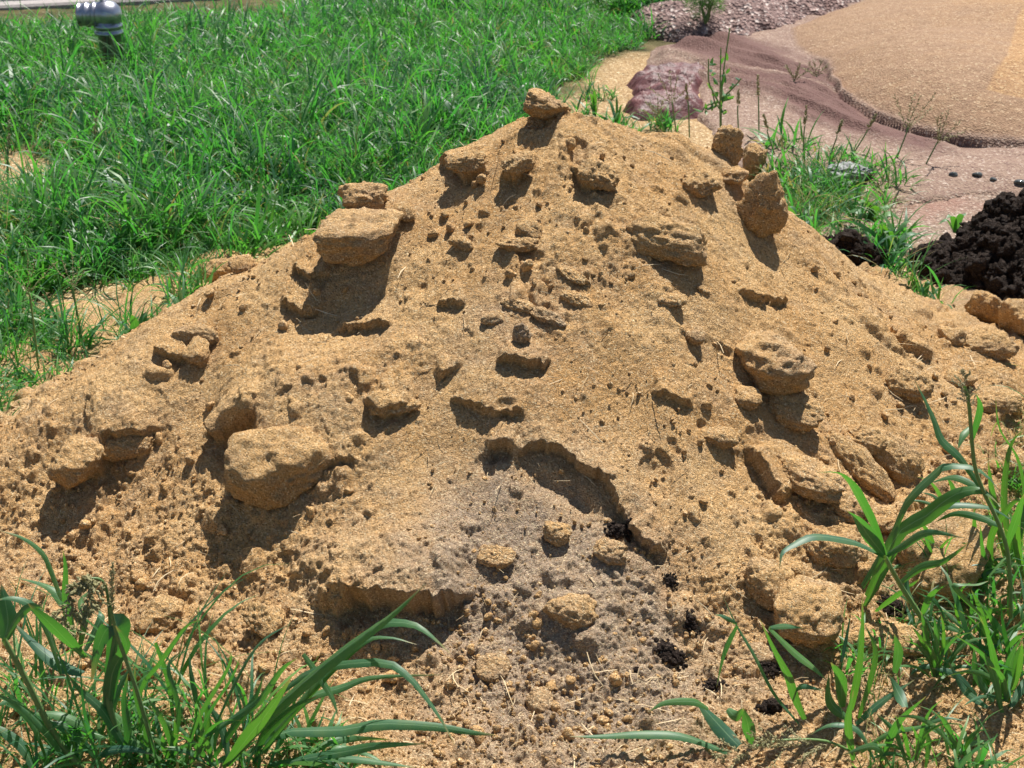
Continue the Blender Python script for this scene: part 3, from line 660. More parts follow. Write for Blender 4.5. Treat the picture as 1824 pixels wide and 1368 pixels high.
org=ramp(nt,sp.outputs[1],[(0,(.23,.115,.035)),(.3,(.34,.19,.07)),(.85,(.39,.225,.085)),(1,(.54,.39,.2))])
c=mixc(nt,attr(nt,'mound'),flatc,mnd)
c=mixc(nt,math_(nt,'ADD',attr(nt,'orange'),math_(nt,'MULTIPLY',math_(nt,'SUBTRACT',noise(nt,oc,7,4),.5),.8),True),c,mixc(nt,attr(nt,'mound'),c,org))
mk=math_(nt,'ADD',attr(nt,'maroon'),math_(nt,'MULTIPLY',math_(nt,'SUBTRACT',noise(nt,oc,11,4),.5),.5),True)
c=mixc(nt,math_(nt,'MULTIPLY',mk,.9),c,(.085,.032,.027))
c=mixc(nt,.15,c,(.25,.14,.115))
nt.links.new(c,p.inputs['Base Color']); p.inputs['Roughness'].default_value=.8; p.inputs['Specular IOR Level'].default_value=.3
b1=bump(nt,p,noise(nt,oc,30,4),.012,.5); bump(nt,p,v.outputs['Distance'],.008,.6,b1)
tag(obj('netted_mound',mesh_np('netted_mound',V,Fc,m,at)),'reddish net spread over flat grain and rising over the big smooth mound at top right','netting')
# bunched dark red net
gx=np.arange(0.3,2.2,.012); gy=np.arange(4.6,8.5,.012); X,Y=np.meshgrid(gx,gy); x_=X.ravel(); y_=Y.ravel()
BN=gpoly([(1112,150),(1165,133),(1215,126),(1256,128),(1262,140),(1240,168),(1246,192),(1200,205),(1140,206),(1112,196),(1150,172)])
wob=.03*fbm(x_*6,y_*6,3,111); s_=inside(BN,x_,y_)+wob
wv=y_+.35*x_+.08*n2(x_*3,y_*3,112)
z_=np.where(s_>0,.02+.018*np.sqrt(np.clip(s_/.12,0,1))+.022*(1-2*abs(n2(x_*3.5+wv*2,wv*6,113)))*smooth(0,.05,s_)+.02*(1-2*abs(n2(x_*4,wv*20,114)))*smooth(0,.05,s_)+.01*fbm(x_*15,y_*15,2,115),.01+s_*1.2)
V=np.stack([x_,y_,z_],-1); Fc=grid_faces(len(gy),len(gx),s_>-.03); V,Fc,_=compact(V,Fc,{})
m,nt,p=newmat('dark_red_net'); oc=ocoord(nt)
nt.links.new(ramp(nt,noise(nt,oc,18,5),[(.3,(.06,.017,.017)),(.6,(.13,.04,.038)),(.8,(.24,.11,.10))]),p.inputs['Base Color']); p.inputs['Roughness'].default_value=.55
bump(nt,p,noise(nt,oc,60,4),.01,.6)
tag(obj('bunched_net',mesh_np('bunched_net',V,Fc,m)),'crumpled dark red net bunched up on the grain just right of the summit','netting')

# ---------------------------------------------------------------- low ridge of brown litter
gx=np.arange(.6,5.2,.022); gy=np.arange(7.0,10.8,.022); X,Y=np.meshgrid(gx,gy); x_=X.ravel(); y_=Y.ravel()
LT=gpoly([(1115,32),(1180,30),(1290,26),(1400,14),(1520,-4),(1560,0),(1500,28),(1420,48),(1390,66),(1330,74),(1200,72),(1150,60)])
s_=inside(LT,x_,y_)+.06*fbm(x_*5,y_*5,3,121)
z_=np.where(s_>0,.16*np.sqrt(np.clip(s_/.35,0,1))+.03*fbm(x_*9,y_*9,4,122)+lumps(x_+.02*n2(x_*20,y_*20,1),y_,.09,.6,41,.2,.48,.8)+lumps(x_,y_,.045,.7,42,.2,.5,.8),s_*1.2)
V=np.stack([x_,y_,z_],-1); Fc=grid_faces(len(gy),len(gx),s_>-.05); V,Fc,_=compact(V,Fc,{})
m,nt,p=newmat('brown_litter'); oc=ocoord(nt); v=voro(nt,oc,55); sp=node(nt,'ShaderNodeSeparateColor'); nt.links.new(v.outputs['Color'],sp.inputs[0])
nt.links.new(ramp(nt,sp.outputs[0],[(0,(.09,.05,.045)),(.5,(.19,.115,.10)),(.85,(.27,.175,.155)),(1,(.5,.42,.38))]),p.inputs['Base Color']); p.inputs['Roughness'].default_value=.85
bump(nt,p,v.outputs['Distance'],.02,.8)
tag(obj('litter_ridge',mesh_np('litter_ridge',V,Fc,m)),'low ridge of purplish brown litter between the netting and the far grass','litter',kind='stuff')

# ---------------------------------------------------------------- pale path and flat near-black band at the top left
a=ground(-900,60); b=ground(450,-6); dx=(b-a)[:2]; dx/=np.linalg.norm(dx); nn=np.array([-dx[1],dx[0]])
def band(name,o0,o1,zt,zb_,mat,label=None,kind='structure',bev=.015):
    q=[]
    for s_,z0 in ((o0,zb_),(o0,zt-bev),(o0+bev,zt),(o1-bev,zt),(o1,zt-bev),(o1,zb_)):
        q.append((s_,z0))
    V=[];n=60
    for i in range(n+1):
        c_=a[:2]+dx*(-12+30*i/n)
        for s_,z0 in q: V.append([c_[0]+nn[0]*s_,c_[1]+nn[1]*s_,z0])
    f=[[i*6+j,i*6+j+1,(i+1)*6+j+1,(i+1)*6+j] for i in range(n) for j in range(5)]
    me=mesh_np(name,np.array(V),np.array(f),mat,smooth_=False); return tag(obj(name,me),label,kind=kind)
m,nt,p=newmat('pale_concrete'); oc=ocoord(nt)
nt.links.new(ramp(nt,noise(nt,oc,40,5),[(.3,(.26,.23,.215)),(.7,(.38,.34,.32))]),p.inputs['Base Color']); p.inputs['Roughness'].default_value=.9; bump(nt,p,noise(nt,oc,90,3),.004,.5)
band('path',0,.17,.02,-.05,m)
m,nt,p=newmat('near_black'); oc=ocoord(nt)
nt.links.new(ramp(nt,noise(nt,oc,60,5),[(.3,(.012,.012,.014)),(.7,(.03,.03,.034))]),p.inputs['Base Color']); p.inputs['Roughness'].default_value=.85
band('dark_band',.174,9.,.0,-.05,m)  # flat near-black sheet, stands in for the dark area beyond the path

# ---------------------------------------------------------------- turned parts
def lathe(prof,n=40,axis='Z',mat=None,name='part'):
    V=[];k=len(prof)
    for i in range(n):
        t=2*math.pi*i/n
        for r,h in prof:
            q=(r*math.cos(t),r*math.sin(t),h); V.append(q if axis=='Z' else (h,r*math.cos(t),r*math.sin(t)))
    f=[[i*k+j,((i+1)%n)*k+j,((i+1)%n)*k+j+1,i*k+j+1] for i in range(n) for j in range(k-1)]
    return mesh_np(name,np.array(V,float),np.array(f),mat)
m,nt,p=newmat('weathered_aluminium'); oc=ocoord(nt)
p.inputs['Metallic'].default_value=.9; nt.links.new(ramp(nt,noise(nt,oc,20,4),[(.3,(.30,.30,.34)),(.7,(.50,.50,.55))]),p.inputs['Base Color']); p.inputs['Roughness'].default_value=.34
bump(nt,p,noise(nt,oc,30,3),.004,.3); M['alu']=m
g=at_y(186,26,7.05); s=7.35/F
E_=empty('pipe_outlet',(g[0],g[1],0)); tag(E_,'shiny metal pipe outlet with sideways mouth standing in the tall grass','pipe outlet')
zc=g[2]
obj('elbow',lathe([(.001,25*s),(13*s,22*s),(20*s,15*s),(23*s,6*s),(24*s,0),(22*s,-8*s),(20*s,-14*s)][::1],40,'X',M['alu']),E_,(0+4*s,0,zc))
obj('nozzle',lathe([(19*s,2*s),(19*s,-6*s),(21*s,-7*s),(21*s,-11*s),(18*s,-12*s),(18*s,-19*s),(20.5*s,-20*s),(20.5*s,-24*s),(18.5*s,-25*s),(18.5*s,-33*s),(19.5*s,-34*s),(19.5*s,-36*s),(16*s,-36*s),(15*s,-10*s)],40,'X',M['alu']),E_,(-6*s,0,zc))
obj('riser',lathe([(19*s,-zc-.05),(19*s,-34*s),(21*s,-33*s),(24*s,-32*s),(24*s,-27*s),(21*s,-26*s),(21*s,-22*s),(24*s,-21*s),(24*s,-16*s),(21*s,-15*s),(20*s,-4*s)],40,'Z',M['alu']),E_,(4*s,0,zc))
obj('latch',lathe([(.001,8*s),(4*s,7*s),(5*s,4*s),(3*s,0),(4*s,-3*s)],16,'Z',M['alu']),E_,(-2*s,0,zc+24*s))

# ---------------------------------------------------------------- black compost
_C3=np.random.RandomState(9).rand(32,32,32,3)
def w3(p,seed=0):
    p=p+seed*2.7; i=np.floor(p).astype(int); d=np.full(len(p),9.)
    for a in (-1,0,1):
        for b in (-1,0,1):
            for c in (-1,0,1):
                q=i+np.array([a,b,c]); f=q+_C3[q[:,0]&31,q[:,1]&31,q[:,2]&31]; d=np.minimum(d,((p-f)**2).sum(1))
    return np.sqrt(np.clip(1-d*1.1,0,1))-.4
def heap(u,v,h,rad,seed,label,name="compost_heap",step=.012,ax=1.,lean=0):
    c=ground(u,v); n_=int(rad*1.3/step); a=np.arange(-n_,n_+1)*step; X,Y=np.meshgrid(a,a); x_=X.ravel()/ax; y_=Y.ravel()
    xw=x_+.03*fbm(x_*9,y_*9,3,seed); yw=y_+.03*fbm(x_*9,y_*9,3,seed+5); d=np.hypot(xw,yw)/rad+.16*n2(x_*5,y_*5,seed+2)
    z_=h*np.clip(1-d,0,1)**.85
    xw=x_+.012*fbm(x_*45,y_*45,3,seed); yw=y_+.012*fbm(x_*45,y_*45,3,seed+3); e=smooth(1.1,.9,d)
    b=e*(lumps(xw,yw,.10,.7,seed,.25,.5,.6)+lumps(xw,yw,.048,.85,seed+1,.25,.5,.9)+lumps(xw,yw,.024,.9,seed+2,.25,.5,.9)+lumps(xw,yw,.012,.9,seed+3,.25,.5,.8))+.006*fbm(x_*40,y_*40,3,seed)
    z_=z_+b*.6-.03*(1-e); V=np.stack([x_*ax,y_,z_],-1); Fc=grid_faces(len(a),len(a),z_>-.02)
    rs=np.random.RandomState(seed); ok=np.where(z_>.01)[0]; n0,F0=ico(3); Vs=[V]; Fs=[np.concatenate([Fc[:,[0,1,2]],Fc[:,[0,2,3]]])]; off=len(V)
    for j in range(int(3600*rad*rad/.19)+60):
        c_=V[ok[rs.randint(len(ok))]]; r=.005+.026*rs.rand()**2.8
        q=n0*(r*(1+.5*n3(n0*2.2,seed+j%97)+.42*n3(n0*5,seed+j%89)))[:,None]*rs.uniform(.7,1.2,3)+c_+np.array([0,0,r*.15]); Vs.append(q); Fs.append(F0+off); off+=len(q)
    V,Fc,_=compact(np.concatenate(Vs),np.concatenate(Fs),{})
    return tag(obj(name,mesh_np(name,V,Fc,M['compost']),None,(c[0],c[1],0)),label,'compost heap')
def cluster(u,v,wpx,hpx,seed,label):
    h=hit2(u,v); k=np.linalg.norm(h-EYE)/F; rs=np.random.RandomState(seed); n0,F0=ico(3); Vs=[];Fs=[];off=0; R_0=wpx*k/2; nb=int(26+R_0*1600)
    for j in range(nb):
        q=rs.randn(2)*.48; q=q/max(1,np.hypot(*q)/1.05); px_=h[0]+q[0]*R_0; py_=h[1]+q[1]*R_0*hpx/wpx*1.1
        r=R_0*rs.uniform(.10,.34)*(1.15-.6*min(1,np.hypot(*q))); zc_=float(surf(px_,py_))+r*.35+max(0,.35-np.hypot(*q))*R_0*.9*rs.rand()
        V=n0*(r*(1+.35*n3(n0*1.8,seed+j)+.22*n3(n0*5,seed+j)))[:,None]+np.array([px_-h[0],py_-h[1],zc_-h[2]]); Vs.append(V); Fs.append(F0+off); off+=len(V)
    return tag(obj('compost_crumb',mesh_np('compost_crumb',np.concatenate(Vs),np.concatenate(Fs),M['compost']),None,tuple(h)),label,'compost crumb')
def compost(u,v,wpx,hpx,seed,label,df=.9,sub=6,name='compost_heap',cat='compost heap',ro=.3,lift=.35,spl=None):
    h=spl if spl is not None else hit2(u,v); dist=np.linalg.norm(h-EYE); k=dist/F
    n,Fc=ico(sub); rs=np.random.RandomState(seed)
    r=1+.20*n3(n*1.7,seed)+.12*n3(n*4,seed+1)+.05*n3(n*19,seed+3)+.03*n3(n*38,seed+4)
    r=r+.16*w3(n*5,seed)+.09*w3(n*11,seed+1)+.05*w3(n*24,seed+2)
    V=n*r[:,None]*np.array([wpx*k/2,wpx*k/2*df,hpx*k/2])
    o=obj(name,mesh_np(name,V,Fc,M['compost']),None,(h[0],h[1],h[2]+lift*hpx*k/2)); return tag(o,label,cat)
g=ground(1850,492)
heap(1900,498,.36,.40,61,'tall heap of crumbly black compost at the right edge behind the gravel')
heap(1735,488,.09,.20,62,'low black compost tongue reaching left from the tall compost heap')
heap(1503,468,.10,.10,63,'small black compost mound behind the right slope among the weeds')
for i,(u,v,w_,h_,lab) in enumerate([(1193,1163,54,42,'largest black crumb of compost on the lower right of the heap'),(1230,1112,34,30,'black crumb just above the largest black crumb'),
 (1102,948,46,22,'flat black crumb at the end of the long broken edge'),(1368,1192,46,44,'black smear of compost left of the tall rounded foot clod'),(1270,1222,44,26,'black crumb behind a thin grass leaf at lower right'),
 (1372,1258,52,24,'flat patch of black compost below the foot clod'),(1588,1085,50,32,'black crumb under the grass left of the boulder'),(1195,1036,26,24,'small black crumb on the grey patch'),(1132,1196,16,14,'tiny black crumb left of the largest black crumb')]):
    cluster(u,v,w_,h_,70+i,lab)
# stones
m,nt,p=newmat('wet_stone'); oc=ocoord(nt); nt.links.new(ramp(nt,noise(nt,oc,40,3),[(.3,(.03,.035,.035)),(.7,(.12,.13,.12))]),p.inputs['Base Color']); p.inputs['Roughness'].default_value=.12; M['stone']=m
for i,(u,v,w_,h_,lab) in enumerate([(1697,313,15,11,'dark shiny pebble, leftmost of the row on the netting'),(1740,312,17,10,'brownish shiny pebble, second of the row on the netting'),(1769,318,12,6,'flat glinting pebble, third of the row on the netting'),(1818,325,22,9,'glinting pebble at the right edge of the photo')]):
    h=ground(u,v+3,.02); k=np.linalg.norm(h-EYE)/F
    tag(obj('pebble',clod_mesh('pebble',w_*k,w_*k*.8,h_*k,90+i,4,3,2.2,'stone',ro=.05,fine=0),None,(h[0],h[1],.02+h_*k*.35)),lab,'pebble')
m,nt,p=newmat('grey_rubble'); oc=ocoord(nt); nt.links.new(ramp(nt,noise(nt,oc,60,5),[(.35,(.05,.055,.05)),(.5,(.14,.15,.14)),(.68,(.38,.38,.38))]),p.inputs['Base Color']); p.inputs['Roughness'].default_value=.6; M['rubble']=m
h=ground(1518,318,.02); k=np.linalg.norm(h-EYE)/F
tag(obj('rubble_lump',clod_mesh('rubble_lump',84*k,50*k,30*k,97,5,6,2.4,'rubble',ro=.25),None,(h[0],h[1],.02+10*k)),'mottled grey lump lying in the grass patch behind the heap','rubble')
# ---------------------------------------------------------------- plants built leaf by leaf
def catmull(P,n):
    P=np.asarray(P,float); P=np.vstack([2*P[0]-P[1],P,2*P[-1]-P[-2]]); m_=len(P)-3; out=[]
    for t in np.linspace(0,m_-1e-6,n):
        i=int(t); f=t-i; a,b,c,d=P[i:i+4]
        out.append(.5*((2*b)+(-a+c)*f+(2*a-5*b+4*c-d)*f*f+(-a+3*b-3*c+d)*f**3))
    return np.array(out)
LRS=np.random.RandomState(77)
def leaf(parent,P,wmax,tint=.5,dry=0,n=16,name='leaf',roll=None,shape='leaf',mat='leaf',fold=.35,label=None):
    P=catmull(P,n); t=np.linspace(0,1,n); wmax=wmax*(1.12 if shape=='leaf' else 1)
    if shape=='leaf': W=wmax*np.clip(.55+1.6*t,0,1)*np.clip((1-t)*1.9,.02,1)**.8
    else: W=wmax*np.clip(1.1-.35*t,0,1)
    base=np.array(parent.location)
    T=P[-1]-P[0]; view=P.mean(0)-EYE; side=np.cross(T,view); side/=np.linalg.norm(side)+1e-9
    up=np.array([0,0,1.]); sd=np.cross(T,up); sd/=np.linalg.norm(sd)+1e-9
    if sd@side<0: sd=-sd
    a=LRS.uniform(.2,.7) if roll is None else roll
    tw=np.linspace(-.25,.5,n)*LRS.randn()
    S=np.array([side*(1-a)+sd*a+np.cross(T/np.linalg.norm(T),side)*q for q in tw])
    if shape=='leaf':
        V,f,ac=strip(P-base,W,S,fold=fold)
    else:
        k=5; Tn=np.gradient(P,axis=0); Tn/=np.linalg.norm(Tn,axis=1,keepdims=True); s1=S-(S*Tn).sum(1,keepdims=True)*Tn; s1/=np.linalg.norm(s1,axis=1,keepdims=True); s2=np.cross(s1,Tn)
        V=np.concatenate([[p_-base+w_/2*(math.cos(j*6.2832/k)*a_+math.sin(j*6.2832/k)*b_) for j in range(k)] for p_,w_,a_,b_ in zip(P,W,s1,s2)])
        f=np.array([(i*k+j,i*k+(j+1)%k,(i+1)*k+(j+1)%k,(i+1)*k+j) for i in range(n-1) for j in range(k)]); ac=np.ones(len(V)); mat='stem' if mat=='leaf' else mat
    nv=len(V); dr=np.full(nv,float(dry))
    if shape=='leaf' and dry==0: dr=np.repeat(np.clip((t-.88)*8,0,.85),3)
    me=mesh_np(name,V,f,M[mat],{'tint':np.clip(tint+.0*ac,0,1),'dry':dr,'across':1-ac if shape=='leaf' else np.zeros(nv)+1})
    # 'across' is 0 on the midrib and 1 at the margins
    if shape=='leaf': me.attributes['across'].data.foreach_set('value',ac.astype(np.float32))
    return tag(obj(name,me,parent),label)
def PP(pts,y0,y1):
    n=len(pts); out=[]
    for i,(u,v) in enumerate(pts):
        yy=y0+(y1-y0)*i/(n-1); h=hit2(u,v); out.append(at_y(u,v,min(yy,h[1]-.012)) )
    return out
def plant(name,label,base,leaves,cat='grass plant',group=None):
    g=hit2(*base); E_=empty(name,(g[0],g[1],g[2])); tag(E_,label,cat,group)
    for L in leaves:
        pts,wpx,tint=L[0],L[1],L[2]; kind=L[3] if len(L)>3 else 'leaf'; dy=L[4] if len(L)>4 else LRS.uniform(-.10,.08)
        y0=g[1]; b=hit2(*pts[0]); y0=min(y0,b[1]-.01)
        P=PP(pts,y0,y0+dy); k=np.linalg.norm(P[len(P)//2]-EYE)/F
        leaf(E_,P,wpx*k,tint,shape=kind,name='leaf' if kind=='leaf' else 'stem',fold=.25+.3*LRS.rand())
    return E_
def head(parent,P0,P1,kind,size,seed,droop=.0,n=60,tint=.5,name='seed_head'):
    """a seed head between two points: 'spike', 'panicle' or 'fingers'; one mesh of little grains"""
    rs=np.random.RandomState(seed); P0=np.array(P0);P1=np.array(P1); ax=P1-P0; L=np.linalg.norm(ax); ax/=L
    s=np.cross(ax,[0,1,.2]); s/=np.linalg.norm(s); q=np.cross(ax,s); Vs=[];Fs=[];off=0; base=np.array(parent.location)
    def grain(c,d,l,w_):
        nonlocal off
        d=d/np.linalg.norm(d); a=np.cross(d,rs.randn(3)); a/=np.linalg.norm(a); b=np.cross(d,a)
        Vs.append(np.array([c,c+d*l*.5+a*w_,c+d*l*.5+b*w_,c+d*l*.5-a*w_,c+d*l*.5-b*w_,c+d*l])-base)
        Fs.append(np.array([(0,1,2),(0,2,3),(0,3,4),(0,4,1),(5,2,1),(5,3,2),(5,4,3),(5,1,4)])+off); off+=6
    def branch(a,d,l,g,m_,w_=.0012):
        p=a.copy(); st=l/m_
        for i in range(m_):
            d=d+np.array([0,0,-g])*st*10; d/=np.linalg.norm(d); p2=p+d*st; grain(p,p2-p,st*1.2,.0004*size)
            for j in range(2): grain(p2,d+rs.randn(3)*.55,size*.0055*rs.uniform(.7,1.3),size*w_)
            p=p2
    if kind=='spike':
        for i in range(n):
            t=rs.rand(); grain(P0+ax*L*t,ax+(s*rs.randn()+q*rs.randn())*.6,size*.008*(1-.4*t),size*.0011)
    elif kind=='panicle':
        m_=14
        for i in range(m_):
            t=i/m_; d=ax*.7+(s*rs.randn()+q*rs.randn())*.7; branch(P0+ax*L*t,d/np.linalg.norm(d),L*.5*(1.1-t)*rs.uniform(.6,1.2),droop,9)
    else:
        for i in range(5):
            a=-.75+1.5*i/4+rs.randn()*.08; d=ax*math.cos(a)+s*math.sin(a)+q*rs.randn()*.25; branch(P0,d/np.linalg.norm(d),L*rs.uniform(.8,1.05),.0,12,.0007)
    me=mesh_np(name,np.concatenate(Vs),np.concatenate(Fs),M['seed'],{'tint':np.full(off,tint),'dry':np.full(off,.25),'across':np.ones(off)},False)
    return obj(name,me,parent)

# ---- lower left clump
plant('grass_plant','long-leaved grass plant whose tallest blade crosses the hollow at lower left',(400,1362),[
 ([(395,1364),(500,1252),(608,1160),(690,1100),(758,1040)],24,.55,'leaf',-.12),
 ([(430,1362),(520,1265),(590,1180),(658,1125),(688,1109),(735,1112),(768,1132),(803,1165)],18,.35,'leaf',-.10),
 ([(450,1360),(540,1250),(640,1150),(690,1135),(743,1148)],9,.4),
 ([(470,1340),(540,1250),(608,1225),(665,1207),(788,1202)],13,.85),
 ([(440,1362),(500,1235),(560,1195),(608,1184),(685,1180),(728,1205),(761,1245),(788,1285),(811,1328)],14,.3,'leaf',-.16),
 ([(363,1312),(420,1275),(460,1249),(500,1195),(530,1172)],13,.45),
 ([(403,1366),(443,1312),(480,1265),(520,1205)],24,.75),
 ([(540,1165),(567,1202),(593,1245),(603,1279)],11,.9),
 ([(367,1330),(420,1212),(463,1145),(520,1109)],9,.35),
 ([(380,1350),(420,1290),(455,1240),(470,1200)],12,.4),([(350,1350),(370,1280),(410,1215),(428,1170)],10,.4),
])
plant('grass_plant','low grass plant with leaves lying rightwards along the bottom edge',(470,1364),[
 ([(430,1345),(500,1305),(608,1300),(675,1289),(775,1294),(841,1305),(885,1310)],19,.3,'leaf',-.06),
 ([(480,1362),(608,1340),(675,1328),(758,1325)],15,.55),
 ([(500,1356),(608,1350),(680,1358),(740,1367)],12,.4),
 ([(520,1364),(580,1325),(640,1316),(700,1318)],11,.75),([(450,1364),(470,1310),(520,1262),(565,1240)],14,.35),
 ([(560,1366),(600,1330),(660,1345),(690,1366)],10,.5),([(410,1364),(400,1310),(380,1270),(350,1240)],12,.4)])
plant('grass_plant','broad-leaved grass plant with a wide hanging leaf in the lower left corner',(175,1364),[
 ([(195,1250),(210,1150),(212,1118),(194,1116),(176,1150),(163,1215)],36,.25,'leaf',-.02),
 ([(205,1300),(190,1230),(200,1170),(208,1120)],14,.4,'stem'),
 ([(147,1199),(110,1185),(66,1152),(20,1105)],20,.2),([(150,1172),(117,1139),(83,1105),(50,1075)],22,.3),
 ([(240,1360),(205,1300),(180,1262),(143,1229),(120,1200)],15,.3),
 ([(253,1345),(233,1312),(210,1282),(177,1255),(143,1225)],14,.8),
 ([(180,1315),(143,1289),(100,1272),(50,1275),(0,1305)],15,.6),
 ([(160,1364),(187,1339),(233,1334),(273,1345)],13,.3),([(190,1290),(200,1200),(225,1150),(206,1115)],20,.35),
 ([(200,1330),(195,1280),(212,1225),(240,1175)],13,.4),([(170,1350),(130,1300),(90,1290),(60,1310)],13,.35),
 ([(215,1364),(230,1310),(222,1250),(228,1200)],14,.3),([(260,1364),(262,1300),(243,1240),(240,1190)],12,.4)])
plant('grass_plant','grass plant with a thick pale stem leaning in from the bottom left corner',(120,1366),[
 ([(147,1368),(110,1329),(80,1279),(47,1212),(7,1139)],12,.5,'stem',-.04),
 ([(7,1139),(14,1110),(10,1075),(2,1040)],26,.35),([(7,1139),(30,1100),(55,1080),(80,1085)],14,.3),
 ([(110,1200),(85,1120),(60,1080),(20,1065),(-10,1070)],14,.35),
 ([(130,1368),(90,1310),(40,1260),(-20,1230)],14,.5,'leaf'),([(60,1368),(40,1330),(0,1300),(-30,1290)],16,.35),
 ([(90,1368),(60,1290),(20,1250),(-15,1262)],13,.4),([(40,1368),(90,1335),(130,1330),(170,1345)],12,.4)])
plant('grass_plant','slender grass plant with leaves arching up from the left edge onto the grain',(130,1180),[
 ([(132,1170),(117,1079),(107,1052),(93,1015),(77,985),(43,959),(0,945)],14,.25,'leaf',-.04),
 ([(130,1160),(122,1110),(117,1059),(117,1012),(112,979)],11,.3),([(135,1160),(120,1085),(110,1069),(93,1049),(66,1037),(25,1028)],15,.3),
 ([(140,1160),(150,1100),(145,1070),(165,1050)],12,.5),([(150,1160),(180,1100),(176,1085)],12,.3)])
p_=plant('seeding_grass','stem with drooping dark seed plumes above the broad leaves at lower left',(190,1300),[([(190,1290),(200,1200),(196,1110),(190,1050),(178,1032),(160,1030)],6,.4,'stem',-.02)],'seeding grass')
b=at_y(186,1034,hit2(190,1300)[1]-.02); e=at_y(110,1150,hit2(190,1300)[1]-.04); h_=at_y(125,1050,hit2(190,1300)[1]-.03)
head(p_,b,h_,'panicle',1.9,3,.35,tint=.4); head(p_,h_,e,'panicle',1.8,4,.3,tint=.3); head(p_,at_y(165,1030,hit2(190,1300)[1]-.05),at_y(150,1110,hit2(190,1300)[1]-.05),'panicle',1.7,9,.3,tint=.35)
p_=plant('seeding_grass','dark upright seed spike on a purplish stem beside the drooping plumes',(278,1362),[([(280,1366),(267,1312),(243,1229),(213,1145),(203,1110),(196,1080)],8,.2,'stem',-.04)],'seeding grass')
yb=hit2(278,1362)[1]-.05; head(p_,at_y(198,1090,yb),at_y(201,1005,yb),'spike',1.3,5,n=110,tint=.2)
plant('grass_plant','thin arching grass stems right of the purplish stem at lower left',(260,1330),[
 ([(253,1332),(250,1235),(283,1185),(310,1145),(333,1115),(363,1102)],8,.35),([(277,1145),(300,1212),(307,1265),(312,1330)],8,.35),
 ([(360,1300),(343,1212),(337,1159)],8,.3),([(300,1364),(318,1270),(300,1190),(322,1160)],8,.35),
 ([(330,1364),(350,1290),(405,1195),(412,1160)],9,.4),([(310,1364),(290,1290),(262,1240)],10,.7),([(340,1364),(360,1320),(355,1260)],9,.4)])
# ---- lower right
plant('grass_plant','tall grass plant with a leaf arching left over the cracked clod at lower right',(1700,1175),[
 ([(1700,1172),(1650,1112),(1629,1082),(1600,1035),(1576,992)],10,.5,'stem',-.10),
 ([(1576,992),(1533,969),(1493,959),(1449,955),(1416,969),(1393,985),(1389,1012)],16,.3,'leaf',-.12),
 ([(1576,992),(1555,936),(1531,889),(1515,862),(1491,843),(1454,842)],18,.3,'leaf',-.12),
 ([(1576,990),(1548,956),(1528,926),(1508,909)],22,.25,'leaf',-.12),
 ([(1577,990),(1609,970),(1636,953),(1666,948),(1716,958)],14,.25,'leaf',-.12),
 ([(1600,1040),(1640,1010),(1680,1000),(1725,968)],12,.75),([(1640,1100),(1660,1060),(1690,1040)],10,.6),([(1629,1085),(1616,1050),(1620,1010)],10,.3)])
plant('grass_plant','grass plant whose glossy leaves arch over to the right below the dark cleft',(1530,1060),[
 ([(1535,1045),(1588,953),(1609,902),(1636,869),(1666,842),(1683,830),(1733,832),(1767,855),(1787,889)],20,.4,'leaf',-.10),
 ([(1545,1064),(1595,956),(1649,919),(1683,892),(1716,875),(1753,875),(1780,899)],24,.8,'leaf',-.10),
 ([(1650,930),(1683,902),(1733,899),(1777,909),(1824,943)],12,.25),([(1540,1080),(1580,1010),(1612,960)],12,.85),
 ([(1560,1090),(1600,1060),(1640,1030)],10,.8)])
p_=plant('seeding_grass','tall grass stem with a green feathery seed head at the right edge',(1800,1110),[
 ([(1800,1100),(1797,1000),(1780,936),(1750,872),(1735,822),(1726,717),(1718,690)],8,.4,'stem',-.06),
 ([(1728,760),(1716,775),(1706,800)],11,.7),([(1730,790),(1745,730),(1738,700)],10,.4),
 ([(1750,872),(1710,815),(1679,785),(1666,751),(1649,714),(1629,677)],14,.6),([(1750,872),(1700,850),(1655,860)],11,.5),
 ([(1780,936),(1740,920),(1700,915),(1665,930)],11,.4),([(1790,980),(1812,920),(1824,880)],12,.3)],'seeding grass')
yb=hit2(1800,1110)[1]-.06; head(p_,at_y(1728,725,yb),at_y(1712,655,yb),'panicle',1.0,6,.02,tint=.7)
plant('grass_plant','leafy grass plant standing against the right edge in front of the low clods',(1810,1000),[
 ([(1815,990),(1824,900),(1812,820),(1780,765),(1773,707)],10,.4),([(1805,1000),(1790,900),(1800,800),(1824,765)],11,.7),
 ([(1790,1000),(1770,900),(1760,820)],12,.4),([(1800,1010),(1830,880),(1860,800)],14,.4),([(1780,1010),(1740,960),(1735,900)],10,.8),
 ([(1790,1030),(1755,1000),(1745,930)],9,.3),([(1820,1030),(1810,930),(1840,850)],12,.85),([(1770,1040),(1765,960),(1800,900),(1824,890)],10,.8)])
plant('grass_plant','thin forked grass shoot, leftmost of the shoots at lower right',(1423,1292),[
 ([(1423,1289),(1379,1235),(1343,1165),(1313,1115),(1283,1052)],7,.4),([(1313,1115),(1289,1165),(1276,1225)],8,.3),([(1313,1112),(1290,1098),(1273,1094)],7,.2)])
plant('grass_plant','forked grass shoot with one bright yellow-green leaf left of the foot clod',(1434,1284),[
 ([(1433,1282),(1416,1245),(1403,1205),(1379,1159),(1353,1102)],14,.4),([(1373,1118),(1403,1115),(1433,1119)],9,.25),
 ([(1370,1118),(1416,1162),(1449,1189),(1473,1212)],13,.9),([(1410,1240),(1425,1222),(1468,1230)],11,.25)])
